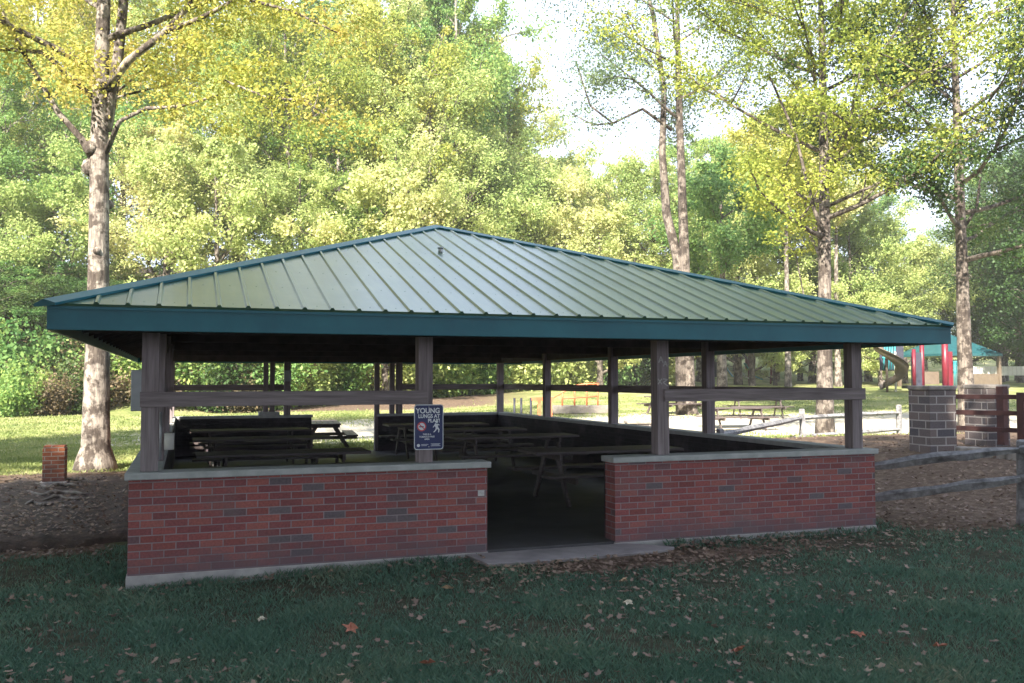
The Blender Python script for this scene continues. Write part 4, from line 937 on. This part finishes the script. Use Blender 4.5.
# ---------------------------------------------------------------- stone grill, small play things in the meadow
def grill():
    x, y = at(640, 27.5); t = empty('stone_grill', (x, y, gz(x, y)), 'low grey masonry grill block in the meadow behind the marked post', 'grill', rz=-.3)
    MB().box((-.42, -.35, -.2), (.42, .35, .42)).build('body', PILLAR, t, .02); MB().box((-.46, -.39, .422), (.46, .39, .50)).build('top_slab', STONE, t, .02)
    MB().box((-.2, -.37, .08), (.2, -.352, .32)).build('fire_door', DARKP, t)
grill()
def playrail():
    x, y = at(578, 37); t = empty('climbing_rails', (x, y, gz(x, y)), 'orange tubular climbing rails on a low platform in the meadow', 'play equipment', rz=-.25); r_ = .035
    MB().box((-1.3, -.4, 0), (1.5, .5, .32)).build('platform', STONE, t, .02)
    m = MB()
    for (x0, h) in ((-.7, .9), (-.2, 1.1), (.3, 1.2), (.75, 1.2)): m.tube([(x0, -.3, .3), (x0, -.3, h)], r_, 6)
    m.tube([(-1.1, -.3, .62), (-.2, -.3, 1.12), (.3, -.3, 1.2), (.8, -.3, 1.2)], r_, 6).tube([(-.7, -.3, .6), (.75, -.3, .7)], r_, 6); m.build('rails', ORANGE, t)
    x, y = at(539, 33); t = empty('toddler_climber', (x, y, gz(x, y)), 'small orange play panel with posts in the meadow by the second side post', 'play equipment', rz=-.3)
    for x0 in (-.9, -.65, -.3): MB().tube([(x0, 0, -.1), (x0, 0, .95)], .04, 6).build('post', DARKP, t)
    m = MB()
    for x0 in (-.05, .16, .37): m.box((x0, -.03, .1), (x0+.11, .03, .9))
    m.box((-.3, -.032, .86), (.55, .034, .98)); m.build('panel', ORANGE, t)
playrail()
# distant swing set with slides
def swings():
    x, y = at(742, 66); z = gz(x, y); t = empty('swing_set', (x, y, z), 'red framed swing and slide set in the shade seen through the right bay', 'playground equipment', rz=-.2)
    for xx in (-2.6, -1.5, .45, 1.0, 2.3): MB().tube([(xx, -.2 if xx < 1 else .3, -.1), (xx, 0, 2.5)], .07, 8).build('frame_post', RED, t)
    MB().tube([(-2.6, 0, 2.5), (2.3, 0, 2.5)], .06, 8).build('top_bar', RED, t)
    for (x0, mt) in ((-1.0, BLUEP), (-.1, WHITEP), (.7, BLUEP)):
        m = MB()
        pts = [Vector((x0-.5, 0, 1.5)), Vector((x0-.25, -.2, 1.1)), Vector((x0+.1, -.4, .55)), Vector((x0+.6, -.6, .3))]
        for i in range(3): m.beam(pts[i], pts[i+1], .5, .08)
        m.build('slide_chute', mt, t)
    MB().box((.35, .2, 1.1), (1.0, .3, 2.1)).build('red_panel', RED, t)
    MB().box((-2.2, .1, .5), (-1.5, .3, 1.6)).build('dark_panel', DARKP, t)
swings()
def tower():
    x, y = at(925, 50); z = gz(x, y); t = empty('play_tower', (x, y, z), 'red posted play tower with tan spiral slide beside the right end of the roof', 'playground equipment', rz=-YAW)
    s = 50/F_PX
    def lx(px): return (px-925)*s
    def lz(py): return CZ+(379.7-py)*s-z
    for px, w_, yy, top in ((909, .10, -.6, 350), (897.5, .05, .3, 352), (922, .12, 0, 338), (945, .17, 0, 336), (952, .10, .8, 345)): MB().tube([(lx(px), yy, -.2), (lx(px), yy, lz(top))], w_, 8).build('post', RED if px != 897.5 else WHITEP, t)
    MB().box((lx(908), -.5, lz(389)), (lx(952), .9, lz(386))).build('deck', DARKP, t)
    MB().box((lx(909)+.1, -.1, lz(386)), (lx(921), .0, lz(353))).build('dark_panel', DARKP, t)
    MB().box((lx(946), .05, lz(386)), (lx(953), .15, lz(352))).build('red_panel', RED, t)
    MB().box((lx(924), .5, lz(385)), (lx(943), .6, lz(372))).build('tan_panel', TANP, t)
    m = MB()
    for i in range(5): m.tube([(lx(953+i*1.6), -.1, lz(386)), (lx(953+i*1.6), -.1, lz(362))], .03, 6)
    m.tube([(lx(952), -.1, lz(362)), (lx(960), -.1, lz(362))], .03, 6); m.build('climber', BLUEP, t)
    # teal climbing tube behind the slide
    m = MB()
    for i in range(5): m.tube([(lx(887+i*2.6), .5, lz(370)), (lx(887+i*2.6)+.1, .5, lz(344))], .05, 6)
    m.tube([(lx(886), .5, lz(345)), (lx(900), .5, lz(345))], .06, 6).tube([(lx(886), .5, lz(358)), (lx(900), .5, lz(358))], .06, 6)
    m.build('ladder_bars', BLUEP, t)
    MB().box((lx(884), .55, lz(371)), (lx(908), .62, lz(346))).build('back_panel', DARKP, t)
    # spiral slide: trough swept along a helix
    m = MB(); pts = []
    for i in range(15):
        f_ = i/14; px = 879+8*(1-math.cos(f_*math.pi*1.05))*1.0+(6 if f_ > .8 else 0)*0
        ang = R(200)+f_*R(250); pts.append(Vector((lx(884)+.65*math.cos(ang)+(.25*f_ if f_ < .75 else .25-.6*(f_-.75)*4*.6), -.35+.55*math.sin(ang), lz(350)-(lz(350)-lz(388))*f_)))
    pr = []
    for i, p in enumerate(pts):
        d_ = (pts[min(i+1, 14)]-pts[max(0, i-1)]); d_.z = 0; d_.normalize(); sd = Vector((d_.y, -d_.x, 0))
        pr.append([p+sd*a_*.36+Vector((0, 0, h_)) for a_, h_ in ((-1, .30), (-.85, .06), (-.4, -.06), (.4, -.06), (.85, .06), (1, .30))])
    vs = [q for r_ in pr for q in r_]+[q-Vector((0, 0, .05)) for r_ in pr for q in r_]; o_ = 15*6
    fs = [(i*6+j, i*6+j+1, (i+1)*6+j+1, (i+1)*6+j) for i in range(14) for j in range(5)]
    fs += [(o_+a_, o_+b2, o_+c2, o_+d2)[::-1] for a_, b2, c2, d2 in fs]
    for i in range(14):
        for j in (0, 5): fs.append((i*6+j, (i+1)*6+j, o_+(i+1)*6+j, o_+i*6+j))
    m.add(vs, fs, True).build('spiral_slide', TANP, t)
    MB().tube([(lx(884), -.35, -.2), (lx(884), -.35, lz(352))], .07, 8).build('slide_pole', TANP, t)
tower()
def gazebo():
    x, y = at(948, 57); z = gz(x, y); t = empty('park_gazebo', (x, y, z), 'small gazebo with teal hipped roof behind the play tower', 'gazebo', rz=-YAW+.3)
    s = 57/F_PX; zt = CZ+(379.7-334)*s-z; ze_ = CZ+(379.7-355)*s-z; h = 2.15
    m = MB(); vs = [(-h, -h, ze_), (h, -h, ze_), (h, h, ze_), (-h, h, ze_), (0, 0, zt)]+[(-h, -h, ze_-.14), (h, -h, ze_-.14), (h, h, ze_-.14), (-h, h, ze_-.14)]
    m.add(vs, [(0, 1, 4), (1, 2, 4), (2, 3, 4), (3, 0, 4), (0, 5, 6, 1), (1, 6, 7, 2), (2, 7, 8, 3), (3, 8, 5, 0), (5, 8, 7, 6)]); m.build('roof', GAZR, t)
    for a_ in (-2, 2):
        for b2 in (-2, 2): MB().box((a_-.09, b2-.09, -.2), (a_+.09, b2+.09, ze_-.14)).build('post', TANP, t)
    MB().box((-1.9, -2.05, .0), (1.9, -1.95, .8)).build('railing', TANP, t); MB().box((1.95, -1.9, .0), (2.05, 1.9, .8)).build('railing', TANP, t)
gazebo()
# pale board fence behind the gazebo
x, y = at(1040, 62); t = empty('board_fence', (x, y, gz(x, y)), 'pale board fence in the distance at the right border', 'fence', rz=-YAW)
m = MB()
zz = CZ+(379.7-376)*62/F_PX-gz(x, y)
for i in range(34): m.box((-5.5+i*.3, -.02, zz), (-5.5+i*.3+.27, .02, zz+.62))
m.build('boards', WHITEP, t)
for i in range(5): MB().box((-5.5+i*2.5, .03, -.5), (-5.38+i*2.5, .15, zz+.6)).build('fence_post', TANP, t)

# ---------------------------------------------------------------- added glare veil
hz = MB().box((-255, -115, -4), (295, 315, 62)).build('glare_veil', []); hz.data.materials.clear()  # scattering volume added to imitate lens glare and lift the far darks
HM = bpy.data.materials.new('glare_veil_volume'); HM.use_nodes = True; hn = HM.node_tree; hn.nodes.clear()
ho = N(hn, 'ShaderNodeOutputMaterial'); hv = N(hn, 'ShaderNodeVolumePrincipled'); hv.inputs['Color'].default_value = (.98, .97, .9, 1); hv.inputs['Density'].default_value = .0009; hv.inputs['Anisotropy'].default_value = .0
hn.links.new(hv.outputs[0], ho.inputs['Volume']); hz.data.materials.append(HM); tag(hz, 'thin bright volume added as lens glare before the far woods', 'glare_veil', kind='stuff')
# ---------------------------------------------------------------- light
w = bpy.data.worlds.new('World'); sc.world = w; w.use_nodes = True; nt = w.node_tree
bg = nt.nodes['Background']; sky = N(nt, 'ShaderNodeTexSky'); sky.sky_type = 'NISHITA'; sky.sun_disc = False
sky.sun_elevation = R(SUN_EL); sky.sun_rotation = math.atan2(-SUN_AZ[0], -SUN_AZ[1]); sky.altitude = 200; sky.air_density = 1; sky.dust_density = 2.5
# thin bright cloud veil mixed over the blue
tc = N(nt, 'ShaderNodeTexCoord'); nz = noise(nt, tc.outputs['Generated'], 1.6, 5, .6); cr_ = ramp(nt, [(.3, (.35, .35, .35)), (.6, (.8, .8, .8))], nz.outputs[0])
mx = N(nt, 'ShaderNodeMix'); mx.data_type = 'RGBA'; mx.inputs[7].default_value = (8.6, 10.0, 13.0, 1)
nt.links.new(cr_.outputs[0], mx.inputs[0]); nt.links.new(sky.outputs[0], mx.inputs[6]); nt.links.new(mx.outputs[2], bg.inputs[0])
bg.inputs[1].default_value = .051
sd = bpy.data.lights.new('sun', 'SUN'); sd.energy = 5.0; sd.angle = R(.55); sd.color = (1, .93, .80)
so = bpy.data.objects.new('sun', sd); col.objects.link(so)
el = R(SUN_EL); dv = Vector((SUN_AZ[0]*math.cos(el), SUN_AZ[1]*math.cos(el), -math.sin(el)))
so.rotation_euler = dv.to_track_quat('-Z', 'Y').to_euler(); so.location = (-20, -20, 30)
vs_ = sc.view_settings; vs_.view_transform = 'Standard'; vs_.look = 'None'; vs_.exposure = 2.0; vs_.gamma = 1; vs_.use_curve_mapping = False
sc.cycles.use_denoising = True; sc.cycles.max_bounces = 7; sc.cycles.diffuse_bounces = 3; sc.cycles.transmission_bounces = 4; sc.cycles.transparent_max_bounces = 4
sc.cycles.sample_clamp_indirect = 4
